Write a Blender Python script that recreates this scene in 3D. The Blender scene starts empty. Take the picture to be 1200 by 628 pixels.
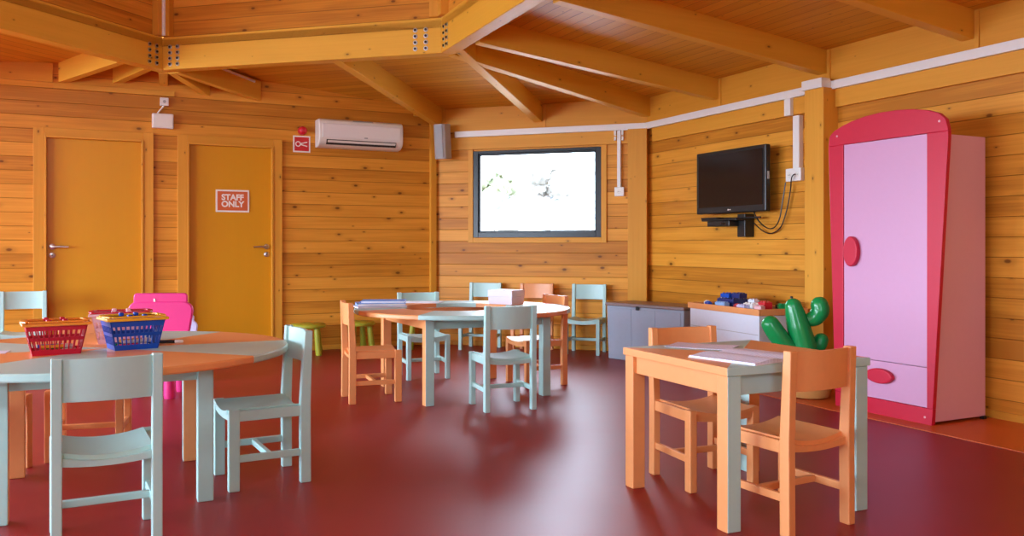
import bpy, bmesh, math, random
from mathutils import Vector, Matrix
random.seed(7)
PI = math.pi
SC = bpy.context.scene
COL = SC.collection

# ------------------------------------------------------------------ materials
def new_mat(name):
    m = bpy.data.materials.new(name); m.use_nodes = True
    nt = m.node_tree; nt.nodes.clear()
    out = nt.nodes.new('ShaderNodeOutputMaterial')
    b = nt.nodes.new('ShaderNodeBsdfPrincipled')
    nt.links.new(b.outputs[0], out.inputs[0])
    return m, nt, b

class NT:
    def __init__(s, nt): s.nt = nt
    def n(s, t, **kw):
        x = s.nt.nodes.new(t)
        for k, v in kw.items(): setattr(x, k, v)
        return x
    def l(s, a, b): s.nt.links.new(a, b)
    def m(s, op, a, b=None, c=None):
        x = s.n('ShaderNodeMath', operation=op)
        for i, v in enumerate((a, b, c)):
            if v is None: continue
            if isinstance(v, (int, float)): x.inputs[i].default_value = v
            else: s.l(v, x.inputs[i])
        return x.outputs[0]
    def xyz(s, a, b, c):
        x = s.n('ShaderNodeCombineXYZ')
        for i, v in enumerate((a, b, c)):
            if isinstance(v, (int, float)): x.inputs[i].default_value = v
            else: s.l(v, x.inputs[i])
        return x.outputs[0]
    def mix(s, f, a, b, blend='MIX'):
        x = s.n('ShaderNodeMix', data_type='RGBA', blend_type=blend)
        for i, v in ((0, f), (6, a), (7, b)):
            if isinstance(v, (int, float)): x.inputs[i].default_value = v
            elif isinstance(v, tuple): x.inputs[i].default_value = (*v, 1)
            else: s.l(v, x.inputs[i])
        return x.outputs[2]
    def smooth(s, v, a, b):
        x = s.n('ShaderNodeMapRange', interpolation_type='SMOOTHSTEP')
        s.l(v, x.inputs[0]); x.inputs[1].default_value = a; x.inputs[2].default_value = b
        return x.outputs[0]

def paint(name, col, rough=0.5, var=0.05, bump=0.0, metallic=0.0, spec=0.5, scale=40):
    m, nt, b = new_mat(name); N = NT(nt)
    tc = N.n('ShaderNodeTexCoord'); no = N.n('ShaderNodeTexNoise')
    no.inputs['Scale'].default_value = scale; no.inputs['Detail'].default_value = 3
    N.l(tc.outputs['Object'], no.inputs['Vector'])
    d = tuple(c * (1 - var) for c in col); e = tuple(min(1, c * (1 + var)) for c in col)
    N.l(N.mix(no.outputs[0], d, e), b.inputs['Base Color'])
    b.inputs['Roughness'].default_value = rough
    b.inputs['Metallic'].default_value = metallic
    b.inputs['Specular IOR Level'].default_value = spec
    if bump:
        bp = N.n('ShaderNodeBump'); bp.inputs['Strength'].default_value = bump; bp.inputs['Distance'].default_value = 0.002
        N.l(no.outputs[0], bp.inputs['Height']); N.l(bp.outputs[0], b.inputs['Normal'])
    return m

def wood(name, dark, mid, light, width=None, rough=0.45, knots=1.0, knotscale=3.0, grain=1.0, rowvar=1.0, groove=0.03):
    """pine: u runs along the grain, v across it, both in metres; width = board width (None: one solid timber)"""
    m, nt, b = new_mat(name); N = NT(nt)
    uv = N.n('ShaderNodeUVMap'); sp = N.n('ShaderNodeSeparateXYZ'); N.l(uv.outputs[0], sp.inputs[0])
    u, v = sp.outputs[0], sp.outputs[1]
    oi = N.n('ShaderNodeObjectInfo'); orand = oi.outputs['Random']
    if width:
        vv = N.m('DIVIDE', v, width); row = N.m('FLOOR', vv); fr = N.m('FRACT', vv)
    else:
        row = N.m('MULTIPLY', orand, 40.0); fr = None
    wn = N.n('ShaderNodeTexWhiteNoise', noise_dimensions='2D')
    N.l(N.xyz(row, N.m('MULTIPLY', orand, 17.0), 0.0), wn.inputs['Vector'])
    rnd = wn.outputs['Value']
    uo = N.m('ADD', u, N.m('MULTIPLY', rnd, 23.0))
    # grain, stretched along u
    g = N.n('ShaderNodeTexNoise', noise_dimensions='3D'); g.inputs['Scale'].default_value = 1.0
    g.inputs['Detail'].default_value = 4; g.inputs['Distortion'].default_value = 0.6
    N.l(N.xyz(N.m('MULTIPLY', uo, 1.6), N.m('MULTIPLY', v, 55.0), N.m('MULTIPLY', rnd, 31.0)), g.inputs['Vector'])
    g2 = N.n('ShaderNodeTexNoise', noise_dimensions='3D'); g2.inputs['Scale'].default_value = 1.0; g2.inputs['Detail'].default_value = 2
    N.l(N.xyz(N.m('MULTIPLY', uo, 0.9), N.m('MULTIPLY', v, 9.0), N.m('MULTIPLY', rnd, 11.0)), g2.inputs['Vector'])
    t = N.m('ADD', N.m('MULTIPLY', N.m('SUBTRACT', g.outputs[0], 0.5), 0.9 * grain), N.m('MULTIPLY', N.m('SUBTRACT', g2.outputs[0], 0.5), 0.9 * grain))
    t = N.m('ADD', N.m('ADD', t, 0.5), N.m('MULTIPLY', N.m('SUBTRACT', rnd, 0.5), 0.75 * rowvar))
    cr = N.n('ShaderNodeValToRGB'); N.l(t, cr.inputs[0])
    el = cr.color_ramp.elements
    el[0].position = 0.1; el[0].color = (*dark, 1); el[1].position = 0.9; el[1].color = (*light, 1)
    e = el.new(0.5); e.color = (*mid, 1)
    col = cr.outputs[0]
    # knots
    vo = N.n('ShaderNodeTexVoronoi', voronoi_dimensions='2D'); vo.inputs['Scale'].default_value = 1.0
    N.l(N.xyz(N.m('MULTIPLY', uo, knotscale * 0.8), N.m('ADD', N.m('MULTIPLY', v, knotscale * 1.5), N.m('MULTIPLY', rnd, 57.0)), 0.0), vo.inputs['Vector'])
    kr = N.n('ShaderNodeSeparateColor'); N.l(vo.outputs['Color'], kr.inputs[0])
    rad = N.m('MULTIPLY', N.m('ADD', 0.015, N.m('MULTIPLY', kr.outputs[0], 0.055)), max(knots, .01))
    kd = N.m('SUBTRACT', 1.0, N.smooth(N.m('DIVIDE', vo.outputs['Distance'], rad), 0.45, 1.15))
    halo = N.m('MULTIPLY', N.m('SUBTRACT', 1.0, N.smooth(N.m('DIVIDE', vo.outputs['Distance'], rad), 0.8, 3.2)), 0.35)
    if knots: col = N.mix(halo, col, tuple(c * 0.62 for c in dark))
    if knots: col = N.mix(N.m('MULTIPLY', kd, 0.85), col, (dark[0] * 0.28, dark[1] * 0.22, dark[2] * 0.3))
    h = N.m('MULTIPLY', g.outputs[0], 0.12)
    if width:
        a = N.m('ABSOLUTE', N.m('SUBTRACT', fr, 0.5))
        gr = N.smooth(a, 0.5 - groove, 0.5)
        col = N.mix(N.m('MULTIPLY', gr, 0.75), col, (dark[0] * 0.25, dark[1] * 0.2, dark[2] * 0.2))
        h = N.m('SUBTRACT', h, gr)
    N.l(col, b.inputs['Base Color'])
    b.inputs['Roughness'].default_value = rough
    b.inputs['Specular IOR Level'].default_value = 0.22
    bp = N.n('ShaderNodeBump'); bp.inputs['Strength'].default_value = 0.5; bp.inputs['Distance'].default_value = 0.006
    N.l(h, bp.inputs['Height']); N.l(bp.outputs[0], b.inputs['Normal'])
    return m

W_D, W_M, W_L = (.47, .17, .014), (.66, .268, .026), (.78, .345, .042)
M = {}
M['wall'] = wood('pine wall boards', W_D, W_M, W_L, 0.122, knots=1.0)
M['drum'] = wood('pine drum boards', W_D, W_M, W_L, 0.125, knots=1.0)
M['ceil'] = wood('pine ceiling boards', (.60, .27, .020), (.68, .32, .026), (.74, .365, .034), 0.09, knots=0.3, groove=0.04, rowvar=0.8)
M['beam'] = wood('glued pine timber', (.70, .36, .034), (.78, .42, .044), (.84, .47, .058), None, knots=0.55, knotscale=2.6, grain=0.5, rowvar=0.5)
M['trim'] = wood('varnished pine trim', (.60, .255, .022), (.68, .305, .032), (.76, .355, .045), None, knots=0.5, knotscale=2.8, grain=0.6, rowvar=0.5)
M['door'] = wood('varnished door veneer', (.62, .27, .008), (.65, .285, .009), (.68, .30, .010), None, knots=0.0, grain=0.35, rowvar=0.2, rough=0.4)
M['blue'] = paint('pale blue lacquer', (.44, .69, .65), 0.38, 0.03, 0.05)
M['orange'] = paint('orange lacquer', (.82, .34, .12), 0.38, 0.04, 0.05)
M['white'] = paint('white plastic', (.80, .79, .75), 0.4, 0.02)
M['offwhite'] = paint('cream plastic', (.78, .76, .68), 0.35, 0.02)
M['greyplastic'] = paint('grey plastic', (.42, .42, .41), 0.5, 0.03)
M['black'] = paint('black plastic', (.012, .012, .012), 0.35, 0.1)
M['screen'] = paint('black screen glass', (.010, .008, .007), 0.12, 0.05)
M['steel'] = paint('brushed steel', (.65, .64, .62), 0.3, 0.05, metallic=1.0)
M['darkalu'] = paint('dark anodised aluminium', (.010, .010, .010), 0.3, 0.05, metallic=0.0, spec=.3)
M['red'] = paint('red plastic', (.62, .015, .03), 0.35, 0.03)
M['signred'] = paint('red sign enamel', (.58, .02, .025), 0.4, 0.02)
M['signorange'] = paint('orange sign face', (.62, .115, .022), 0.5, 0.02)
M['signwhite'] = paint('white sign print', (.84, .80, .72), 0.5, 0.01)
M['pinkred'] = paint('crimson wardrobe lacquer', (.56, .010, .042), 0.4, 0.03, spec=.35)
M['pink'] = paint('pink wardrobe laminate', (.62, .315, .50), 0.42, 0.02)
M['pinkside'] = paint('pink wardrobe side', (.74, .42, .55), 0.45, 0.02)
M['hotpink'] = paint('hot pink plastic', (.72, .035, .22), 0.35, 0.03)
M['lilac'] = paint('pale lilac plastic', (.55, .55, .78), 0.35, 0.03)
M['lime'] = paint('lime green plastic', (.42, .46, .035), 0.4, 0.04)
M['green'] = paint('green vinyl', (.006, .30, .075), 0.22, 0.08)
M['tan'] = paint('tan vinyl', (.62, .33, .10), 0.35, 0.05)
M['bred'] = paint('red basket plastic', (.52, .006, .028), 0.35, 0.03, spec=.35)
M['bblue'] = paint('blue basket plastic', (.008, .075, .46), 0.35, 0.03, spec=.35)
M['bpink'] = paint('pale pink basket plastic', (.80, .45, .47), 0.35, 0.03)
M['yellow'] = paint('yellow plastic', (.80, .42, .02), 0.35, 0.03)
M['orangeplastic'] = paint('orange plastic', (.80, .26, .015), 0.35, 0.03)
M['dblue'] = paint('dark blue plastic', (.015, .03, .16), 0.3, 0.05)
M['paper'] = paint('white paper', (.80, .80, .84), 0.7, 0.03)
M['bluecard'] = paint('blue card', (.14, .30, .72), 0.6, 0.06)
M['bluepaper'] = paint('light blue printed cover', (.28, .48, .82), 0.5, 0.25, scale=25)
M['mauvecard'] = paint('pale mauve card', (.74, .68, .76), 0.6, 0.03)
M['chest'] = paint('grey woven plastic', (.34, .39, .48), 0.5, 0.05, 0.1)
M['chestlid'] = paint('brown grey plastic lid', (.26, .19, .18), 0.4, 0.05)
M['cab'] = paint('pale grey laminate', (.72, .77, .86), 0.5, 0.03)
M['plate'] = paint('dark brick plate', (.055, .045, .06), 0.4, 0.1)
M['crimson'] = M['bred']
M['darkhole'] = paint('dark recess', (.02, .02, .02), 0.7, 0.1)
M['strip'] = None

def floor_mat(name, c1, c2, rough):
    m, nt, b = new_mat(name); N = NT(nt)
    tc = N.n('ShaderNodeTexCoord')
    n1 = N.n('ShaderNodeTexNoise'); n1.inputs['Scale'].default_value = 1.7; n1.inputs['Detail'].default_value = 5
    N.l(tc.outputs['Object'], n1.inputs['Vector'])
    n2 = N.n('ShaderNodeTexNoise'); n2.inputs['Scale'].default_value = 160; n2.inputs['Detail'].default_value = 2
    N.l(tc.outputs['Object'], n2.inputs['Vector'])
    f = N.m('ADD', N.m('MULTIPLY', n1.outputs[0], 0.7), N.m('MULTIPLY', n2.outputs[0], 0.3))
    N.l(N.mix(f, c1, c2), b.inputs['Base Color'])
    N.l(N.m('ADD', rough - 0.04, N.m('MULTIPLY', n1.outputs[0], 0.08)), b.inputs['Roughness'])
    b.inputs['Specular IOR Level'].default_value = 0.42
    bp = N.n('ShaderNodeBump'); bp.inputs['Strength'].default_value = 0.12; bp.inputs['Distance'].default_value = 0.001
    N.l(n2.outputs[0], bp.inputs['Height']); N.l(bp.outputs[0], b.inputs['Normal'])
    return m
M['floor'] = floor_mat('red rubber floor', (.25, .008, .011), (.30, .010, .014), 0.42)
M['strip'] = floor_mat('orange floor border', (.55, .10, .014), (.62, .12, .018), 0.40)

def glass_mat():
    m = bpy.data.materials.new('window glass'); m.use_nodes = True; nt = m.node_tree; nt.nodes.clear(); N = NT(nt)
    out = N.n('ShaderNodeOutputMaterial'); mx = N.n('ShaderNodeMixShader'); tr = N.n('ShaderNodeBsdfTransparent'); gl = N.n('ShaderNodeBsdfGlossy')
    gl.inputs['Roughness'].default_value = 0.03; fr = N.n('ShaderNodeFresnel'); fr.inputs[0].default_value = 1.3
    N.l(fr.outputs[0], mx.inputs[0]); N.l(tr.outputs[0], mx.inputs[1]); N.l(gl.outputs[0], mx.inputs[2]); N.l(mx.outputs[0], out.inputs[0])
    return m
M['glass'] = glass_mat()

# ------------------------------------------------------------------ mesh builder
class MB:
    def __init__(s): s.v = []; s.f = []; s.m = []; s.uv = []
    def face(s, idx, uvs=None, mat=0): s.f.append(idx); s.uv.append(uvs); s.m.append(mat)
    def add(s, pts): b = len(s.v); s.v += [Vector(p) for p in pts]; return b
    def hexa(s, p, mat=0, grain=None):
        """p: 8 points, bottom ring 0-3 then top ring 4-7; mat: int or dict by side 0..5 (bottom, top, s01, s12, s23, s30)"""
        p = [Vector(q) for q in p]; b = s.add(p)
        fs = [(3, 2, 1, 0), (4, 5, 6, 7), (0, 1, 5, 4), (1, 2, 6, 5), (2, 3, 7, 6), (3, 0, 4, 7)]
        if grain is None:
            e = [(p[1] - p[0]), (p[3] - p[0]), (p[4] - p[0])]; grain = max(e, key=lambda q: q.length)
        g = Vector(grain).normalized()
        for k, f in enumerate(fs):
            q = [p[i] for i in f]; n = (q[1] - q[0]).cross(q[2] - q[0])
            if n.length < 1e-12: n = (q[2] - q[0]).cross(q[3] - q[0])
            n = n.normalized() if n.length > 1e-12 else Vector((0, 0, 1))
            gg = g - n * g.dot(n)
            if gg.length < 0.2: gg = (q[1] - q[0])
            gg = gg.normalized() if gg.length > 1e-9 else Vector((1, 0, 0))
            w = n.cross(gg)
            s.face([b + i for i in f], [(c.dot(gg), c.dot(w) + k * 1.37) for c in q], mat[k] if isinstance(mat, dict) else mat)
    def box(s, c, d, mat=0, R=None, grain=None):
        x, y, z = (d[0] / 2, d[1] / 2, d[2] / 2)
        p = [Vector(q) for q in ((-x, -y, -z), (x, -y, -z), (x, y, -z), (-x, y, -z), (-x, -y, z), (x, -y, z), (x, y, z), (-x, y, z))]
        if R is not None: p = [R @ q for q in p]
        s.hexa([q + Vector(c) for q in p], mat, grain)
    def ring_loft(s, rings, cap=True, mat=0, closed=True):
        n = len(rings[0]); base = [s.add(r) for r in rings]
        for a, b in zip(base, base[1:]):
            for i in range(n if closed else n - 1):
                j = (i + 1) % n; s.face([a + i, a + j, b + j, b + i], None, mat)
        if cap:
            s.face([base[0] + i for i in reversed(range(n))], None, mat); s.face([base[-1] + i for i in range(n)], None, mat)
    def lathe(s, prof, n=24, c=(0, 0, 0), mat=0, cap=True, R=None):
        rings = []
        for r, z in prof:
            ring = [Vector((r * math.cos(2 * PI * i / n), r * math.sin(2 * PI * i / n), z)) for i in range(n)]
            if R is not None: ring = [R @ q for q in ring]
            rings.append([q + Vector(c) for q in ring])
        s.ring_loft(rings, cap, mat)
    def tube(s, pts, r, n=8, mat=0):
        pts = [Vector(p) for p in pts]; rings = []
        rr = r if isinstance(r, (list, tuple)) else [r] * len(pts)
        prev = None
        for i, p in enumerate(pts):
            d = (pts[min(i + 1, len(pts) - 1)] - pts[max(i - 1, 0)]).normalized()
            if prev is None:
                a = Vector((0, 0, 1)) if abs(d.z) < 0.9 else Vector((1, 0, 0))
                x = d.cross(a).normalized()
            else:
                x = (prev - d * prev.dot(d)).normalized()
            prev = x; y = d.cross(x)
            rings.append([p + (x * math.cos(2 * PI * k / n) + y * math.sin(2 * PI * k / n)) * rr[i] for k in range(n)])
        s.ring_loft(rings, True, mat)
    def prism(s, poly, z0, z1, T=None, mat=0, side=None):
        """extrude a 2-D outline along local z; T: 4x4 placing it"""
        a = [Vector((x, y, z0)) for x, y in poly]; b = [Vector((x, y, z1)) for x, y in poly]
        if T is not None: a = [T @ q for q in a]; b = [T @ q for q in b]
        i0 = s.add(a); i1 = s.add(b); n = len(poly)
        s.face([i0 + i for i in reversed(range(n))], None, mat); s.face([i1 + i for i in range(n)], [(x, y) for x, y in poly], mat)
        for i in range(n):
            j = (i + 1) % n; s.face([i0 + i, i0 + j, i1 + j, i1 + i], None, mat if side is None else side)
    def build(s, name, mats, parent=None, bevel=0.0, smooth=False, seg=2, subsurf=0):
        me = bpy.data.meshes.new(name); me.from_pydata([tuple(v) for v in s.v], [], s.f)
        mats = mats if isinstance(mats, (list, tuple)) else [mats]
        for m in mats: me.materials.append(m)
        ul = me.uv_layers.new(name='UVMap')
        for p, mi, uv in zip(me.polygons, s.m, s.uv):
            p.material_index = mi; p.use_smooth = smooth
            for k, li in enumerate(p.loop_indices):
                if uv is not None: ul.data[li].uv = uv[k]
                else:
                    co = me.vertices[me.loops[li].vertex_index].co; ul.data[li].uv = (co.x + co.y, co.z)
        bm = bmesh.new(); bm.from_mesh(me); bmesh.ops.recalc_face_normals(bm, faces=bm.faces); bm.to_mesh(me); bm.free()
        if smooth:
            try: me.set_sharp_from_angle(angle=math.radians(50))
            except Exception: pass
        o = bpy.data.objects.new(name, me); COL.objects.link(o)
        if parent is not None: o.parent = parent
        if bevel:
            md = o.modifiers.new('bevel', 'BEVEL'); md.width = bevel; md.segments = seg; md.limit_method = 'ANGLE'; md.angle_limit = math.radians(40)
        if subsurf:
            md = o.modifiers.new('subsurf', 'SUBSURF'); md.levels = subsurf; md.render_levels = subsurf
        return o

def struct(o): o['kind'] = 'structure'; return o
def tag(o, label, cat, group=None):
    o['label'] = label; o['category'] = cat
    if group: o['group'] = group
    return o
def thing(name, label, cat, loc=(0, 0, 0), rz=0.0, group=None):
    o = bpy.data.objects.new(name, None); COL.objects.link(o); o.empty_display_size = 0.1
    o.location = loc; o.rotation_euler = (0, 0, rz)
    return tag(o, label, cat, group)
def dup(root, loc, rz, label, group=None):
    r = root.copy(); COL.objects.link(r); r.location = loc; r.rotation_euler = (0, 0, rz); r['label'] = label
    if group: r['group'] = group
    for ch in list(root.children):
        c = ch.copy(); COL.objects.link(c); c.parent = r
        for g in list(ch.children):
            d = g.copy(); COL.objects.link(d); d.parent = c
    return r
def frame(o, ex, ez=(0, 0, 1)):
    """4x4: local x = ex, local z = ez-ish, origin o"""
    ex = Vector(ex).normalized(); ez = Vector(ez).normalized(); ey = ez.cross(ex).normalized(); ez = ex.cross(ey)
    T = Matrix((ex, ey, ez)).transposed().to_4x4(); T.translation = Vector(o); return T

# ------------------------------------------------------------------ room plan (camera stands at 0,0; looks along +y)
def unit(x, y): l = math.hypot(x, y); return Vector((x / l, y / l, 0))
A = Vector((-.822, 9.135, 0)); B = Vector((1.343, 8.394, 0))
wd = unit(2.921, -1); wn = Vector((wd.y, -wd.x, 0))        # window wall: along, into the room
td = unit(.49, -1); tn = Vector((td.y, -td.x, 0))          # wall with the screen and the wardrobe
ld = unit(2.041, 1); ln = Vector((ld.y, -ld.x, 0))         # wall with the doors
C = B + td * 6.5
D = C + Vector((-.324, -.946, 0)) * 5.4
E = Vector((-2.6, -4.6, 0)); F = Vector((-6.9, -3.0, 0)); G = Vector((-8.5, .1, 0)); H = Vector((-5.77, 6.71, 0))
ld_HA = (A - H).normalized()

def wall(name, P, Q, holes=(), h=3.0, th=0.14, mat='wall', back_room=True):
    """boards from P to Q, room on the right-hand side; holes: (u0,u1,z0,z1)"""
    d = (Q - P); L = d.length; d = d.normalized(); n_out = Vector((-d.y, d.x, 0))
    us = sorted({-0.0, L, *[x for hh in holes for x in hh[:2]]}); zs = sorted({0.0, h, *[x for hh in holes for x in hh[2:]]})
    mb = MB()
    def pt(u, z, o): q = P + d * u + n_out * o; return (q.x, q.y, z)
    inh = lambda u, z: any(a < u < b and c < z < e for a, b, c, e in holes)
    cells = {}
    for i in range(len(us) - 1):
        for j in range(len(zs) - 1):
            cells[i, j] = not inh((us[i] + us[i + 1]) / 2, (zs[j] + zs[j + 1]) / 2)
    for (i, j), on in cells.items():
        if not on: continue
        u0, u1, z0, z1 = us[i], us[i + 1], zs[j], zs[j + 1]
        for o in (0.0, th):
            b = mb.add([pt(u0, z0, o), pt(u1, z0, o), pt(u1, z1, o), pt(u0, z1, o)])
            mb.face([b, b + 1, b + 2, b + 3], [(u0, z0), (u1, z0), (u1, z1), (u0, z1)])
        for (di, dj, e) in ((-1, 0, 'l'), (1, 0, 'r'), (0, -1, 'b'), (0, 1, 't')):
            if cells.get((i + di, j + dj), False): continue
            ua, ub, za, zb = {'l': (u0, u0, z0, z1), 'r': (u1, u1, z0, z1), 'b': (u0, u1, z0, z0), 't': (u0, u1, z1, z1)}[e]
            b = mb.add([pt(ua, za, 0), pt(ub, zb, 0), pt(ub, zb, th), pt(ua, za, th)])
            mb.face([b, b + 1, b + 2, b + 3], [(za + ua, 0), (zb + ub, 0), (zb + ub, .1), (za + ua, .1)])
    o = mb.build(name, M[mat]); struct(o); return o

lu = lambda t: ((Vector((-1.894 + 2.041 * t, 8.61 + t, 0))) - H).dot(ld_HA)   # measured parameter -> metres along the door wall
D1 = (lu(-1.0908), lu(-.738)); D2 = (lu(-.572), lu(-.2227)); DH = 2.02
WIN = (.441, 1.817, 1.134, 2.042)
floor_poly = [H, A, B, C, D, E, F, G]
mb = MB()
for (zz, up) in ((0.0, 1), (-0.1, 0)):
    b = mb.add([(p.x * 1.02, p.y * 1.02, zz) for p in floor_poly]); mb.face([b + i for i in range(len(floor_poly))])
struct(mb.build('floor', M['floor']))
mb = MB()
p0 = B + td * 1.75; p1 = B + td * 6.45
mb.hexa([(p.x, p.y, z) for z in (0.0, 0.004) for p in (p0, p1, p1 + tn * .69, p0 + tn * .69)])
o = mb.build('floor_border', M['strip']); struct(o)

wall('wall_back', A, B, [WIN])
wall('wall_right', B, C)
wall('wall_doors', H, A, [(D1[0], D1[1], -1, DH), (D2[0], D2[1], -1, DH)])
wall('wall_near_right', C, D)
wall('wall_rear', D, E, [(1.2, 2.4, 1.7, 2.35)])  # unseen high opening, added to brighten the door wall and wardrobe side
wall('wall_rear_left', E, F)
wall('wall_left_rear', F, G, [(.2, 3.3, .2, 2.35)])
wall('wall_left', G, H, [(.6, 3.2, .3, 2.2), (3.8, 6.4, .3, 2.2)])

# sky portals; left and rear openings are unseen, added to light the room
def portal(P, Q, hole):
    d = (Q - P).normalized(); n_in = Vector((d.y, -d.x, 0))
    c = P + d * (hole[0] + hole[1]) / 2 - n_in * 0.10; c.z = (hole[2] + hole[3]) / 2
    l = bpy.data.lights.new('sky_portal', 'AREA'); l.shape = 'RECTANGLE'; l.size = hole[1] - hole[0]; l.size_y = hole[3] - hole[2]
    l.cycles.is_portal = True
    o = bpy.data.objects.new('sky_portal', l); COL.objects.link(o)
    o.matrix_world = frame(c, d, -n_in)
for P, Q, hh in ((A, B, WIN), (D, E, (1.2, 2.4, 1.7, 2.35)), (F, G, (.2, 3.3, .2, 2.35)), (G, H, (.6, 3.2, .3, 2.2)), (G, H, (3.8, 6.4, .3, 2.2))):
    portal(P, Q, hh)

# ------------------------------------------------------------------ roof: facets, ring beams, rafters, drum
V1 = Vector((-3.05, 7.45, 0)); V2 = Vector((-.564, 6.80, 0))
rl = unit(-.4, -1); rr = unit(.442, -1)
V0 = V1 + rl * 6.2; V3 = V2 + rr * 5.6; V4 = V3 + Vector((-.9, -4.0, 0)); V5 = V0 + Vector((1.6, -3.2, 0))
K = Vector((-3.25, 7.946, 0))
def facet(pts, along):
    pts = [Vector(p) for p in pts]; al = Vector(along).normalized()
    n = Vector((0, 0, 0))
    for i in range(len(pts)): n += pts[i].cross(pts[(i + 1) % len(pts)])
    n.normalize(); w = n.cross(al).normalized()
    mb = MB()
    b = mb.add(pts); mb.face([b + i for i in range(len(pts))], [(p.dot(al), p.dot(w)) for p in pts])
    b2 = mb.add([p + Vector((0, 0, .06)) for p in pts]); mb.face([b2 + i for i in range(len(pts))], [(p.dot(al), p.dot(w)) for p in pts])
    for i in range(len(pts)):
        j = (i + 1) % len(pts); mb.face([b + i, b + j, b2 + j, b2 + i])
    return struct(mb.build('ceiling', M['ceil']))
z = lambda p, h: (p.x, p.y, h)
ex = lambda p, n, k=.16: p - n * k
ZE, ZR = 2.5, 2.785
zo = ZE - .129 * .16
facet([z(A - wn * .16 - wd * .3, zo), z(B - wn * .16 + wd * .07, zo), z(V2, ZR), z(V1, ZR), z(K - ln * .12, 2.735)], wd)
facet([z(B - tn * .16 - td * .07, zo), z(C - tn * .16, zo), z(V3, ZR), z(V2, ZR)], td)
facet([z(K - ln * .12, 2.735), z(V1, ZR), z(V0, ZR), z(G + Vector((-.1, 0, 0)), 2.5), z(H - ln * .12, 2.495)], rl)
facet([z(C, zo), z(D, zo), z(V4, ZR), z(V3, ZR)], D - C)
facet([z(D, zo), z(E, zo), z(V4, ZR)], E - D)
facet([z(E, zo), z(F, zo), z(V5, ZR), z(V4, ZR)], F - E)
facet([z(F, zo), z(G, zo), z(V0, ZR), z(V5, ZR)], G - F)
# drum above the ring
ring = [V1, V2, V3, V4, V5, V0]
ctr = sum(ring, Vector()) / 6
for i in range(6):
    P, Q = ring[i], ring[(i + 1) % 6]
    d = (Q - P).normalized(); n_out = Vector((-d.y, d.x, 0)); L = (Q - P).length
    mb = MB()
    pp = [P + n_out * .03, Q + n_out * .03, Q + n_out * .11, P + n_out * .11]
    for ha, hb in (((2.84, 3.75),) if i != 3 else ((2.84, 3.25), (3.55, 3.75))):   # unseen strip opening added high in the rear to light the beams
        mb.hexa([z(q, h) for h in (ha, hb) for q in pp], grain=d)
    for k, f in enumerate(mb.f):   # boards count from the beam up
        mb.uv[k] = [((mb.v[i] - P).dot(d), mb.v[i].z) for i in f]
    struct(mb.build('wall_drum', M['drum']))
mb = MB(); b = mb.add([(ctr + (p - ctr) * 1.05 + Vector((0, 0, 3.75)))[:] for p in ring]); mb.face([b + i for i in range(6)], [(p.x, p.y) for p in ring])
b = mb.add([(ctr + (p - ctr) * 1.05 + Vector((0, 0, 3.8)))[:] for p in ring]); mb.face([b + i for i in range(6)], [(p.x, p.y) for p in ring])
struct(mb.build('ceiling', M['ceil']))

portal(ring[3], ring[4], (.05, (ring[4] - ring[3]).length - .05, 3.25, 3.55))
def beam_mesh(P, Q, zb0, zb1, w, hgt, n_side=0.0, bev=.004, name='rafter', mat='beam'):
    d = (Q - P).normalized(); s = Vector((-d.y, d.x, 0)); mb = MB()
    a = P + s * n_side
    c = Q + s * n_side
    pts = [z(a - s * w / 2, zb0), z(c - s * w / 2, zb1), z(c + s * w / 2, zb1), z(a + s * w / 2, zb0)]
    mb.hexa(pts + [(x, y, q + hgt) for x, y, q in pts], grain=(Q - P))
    return mb.build(name, M[mat], None, bev)
RB0, RBH, RBW = 2.583, .284, .12
ring_objs = []
for i, (P, Q) in enumerate([(V1, V2), (V2, V3), (V3, V4), (V4, V5), (V5, V0), (V0, V1)]):
    d = (Q - P).normalized(); n_out = Vector((-d.y, d.x, 0))
    # mitred ends
    def mit(k, pt):
        prv = ring[k - 1]; nx = ring[(k + 1) % 6]; a = (pt - prv).normalized(); c = (nx - pt).normalized()
        na = Vector((-a.y, a.x, 0)); nc = Vector((-c.y, c.x, 0)); m = (na + nc).normalized()
        return m * (RBW / m.dot(na))
    p_o = P + mit(i, P); q_o = Q + mit((i + 1) % 6, Q)
    mb = MB(); pts = [z(P, RB0), z(Q, RB0), z(q_o, RB0), z(p_o, RB0)]
    mb.hexa(pts + [(x, y, h + RBH) for x, y, h in pts], grain=d)
    o = mb.build('ring_beam', M['beam'], None, .005); struct(o); ring_objs.append(o)
# bolts with washers on the beam faces
def bolts(beam, P, d, dists, zs):
    n_in = Vector((d.y, -d.x, 0))
    for u in dists:
        for zz in zs:
            c = P + d * u; c.z = zz; mb = MB(); T = frame(c, d, n_in); R = T.to_3x3()
            mb.lathe([(.019, -.002), (.019, .004), (.017, .005)], 16, c, 0, True, R)
            mb.lathe([(.010, .004), (.010, .013), (.008, .014)], 6, c, 1, True, R)
            mb.build('bolt', [M['steel'], M['darkhole']], beam)
zs4 = [RB0 + .045 + .05 * k for k in range(4)]
dA = (V2 - V1).normalized(); LA = (V2 - V1).length
bolts(ring_objs[0], V1, dA, (.075, .15), zs4); bolts(ring_objs[0], V1, dA, (LA - .22, LA - .13), zs4)
bolts(ring_objs[1], V2, rr, (.07, .14), zs4); bolts(ring_objs[5], V1, rl * -1, (-.15, -.07), zs4)
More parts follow.
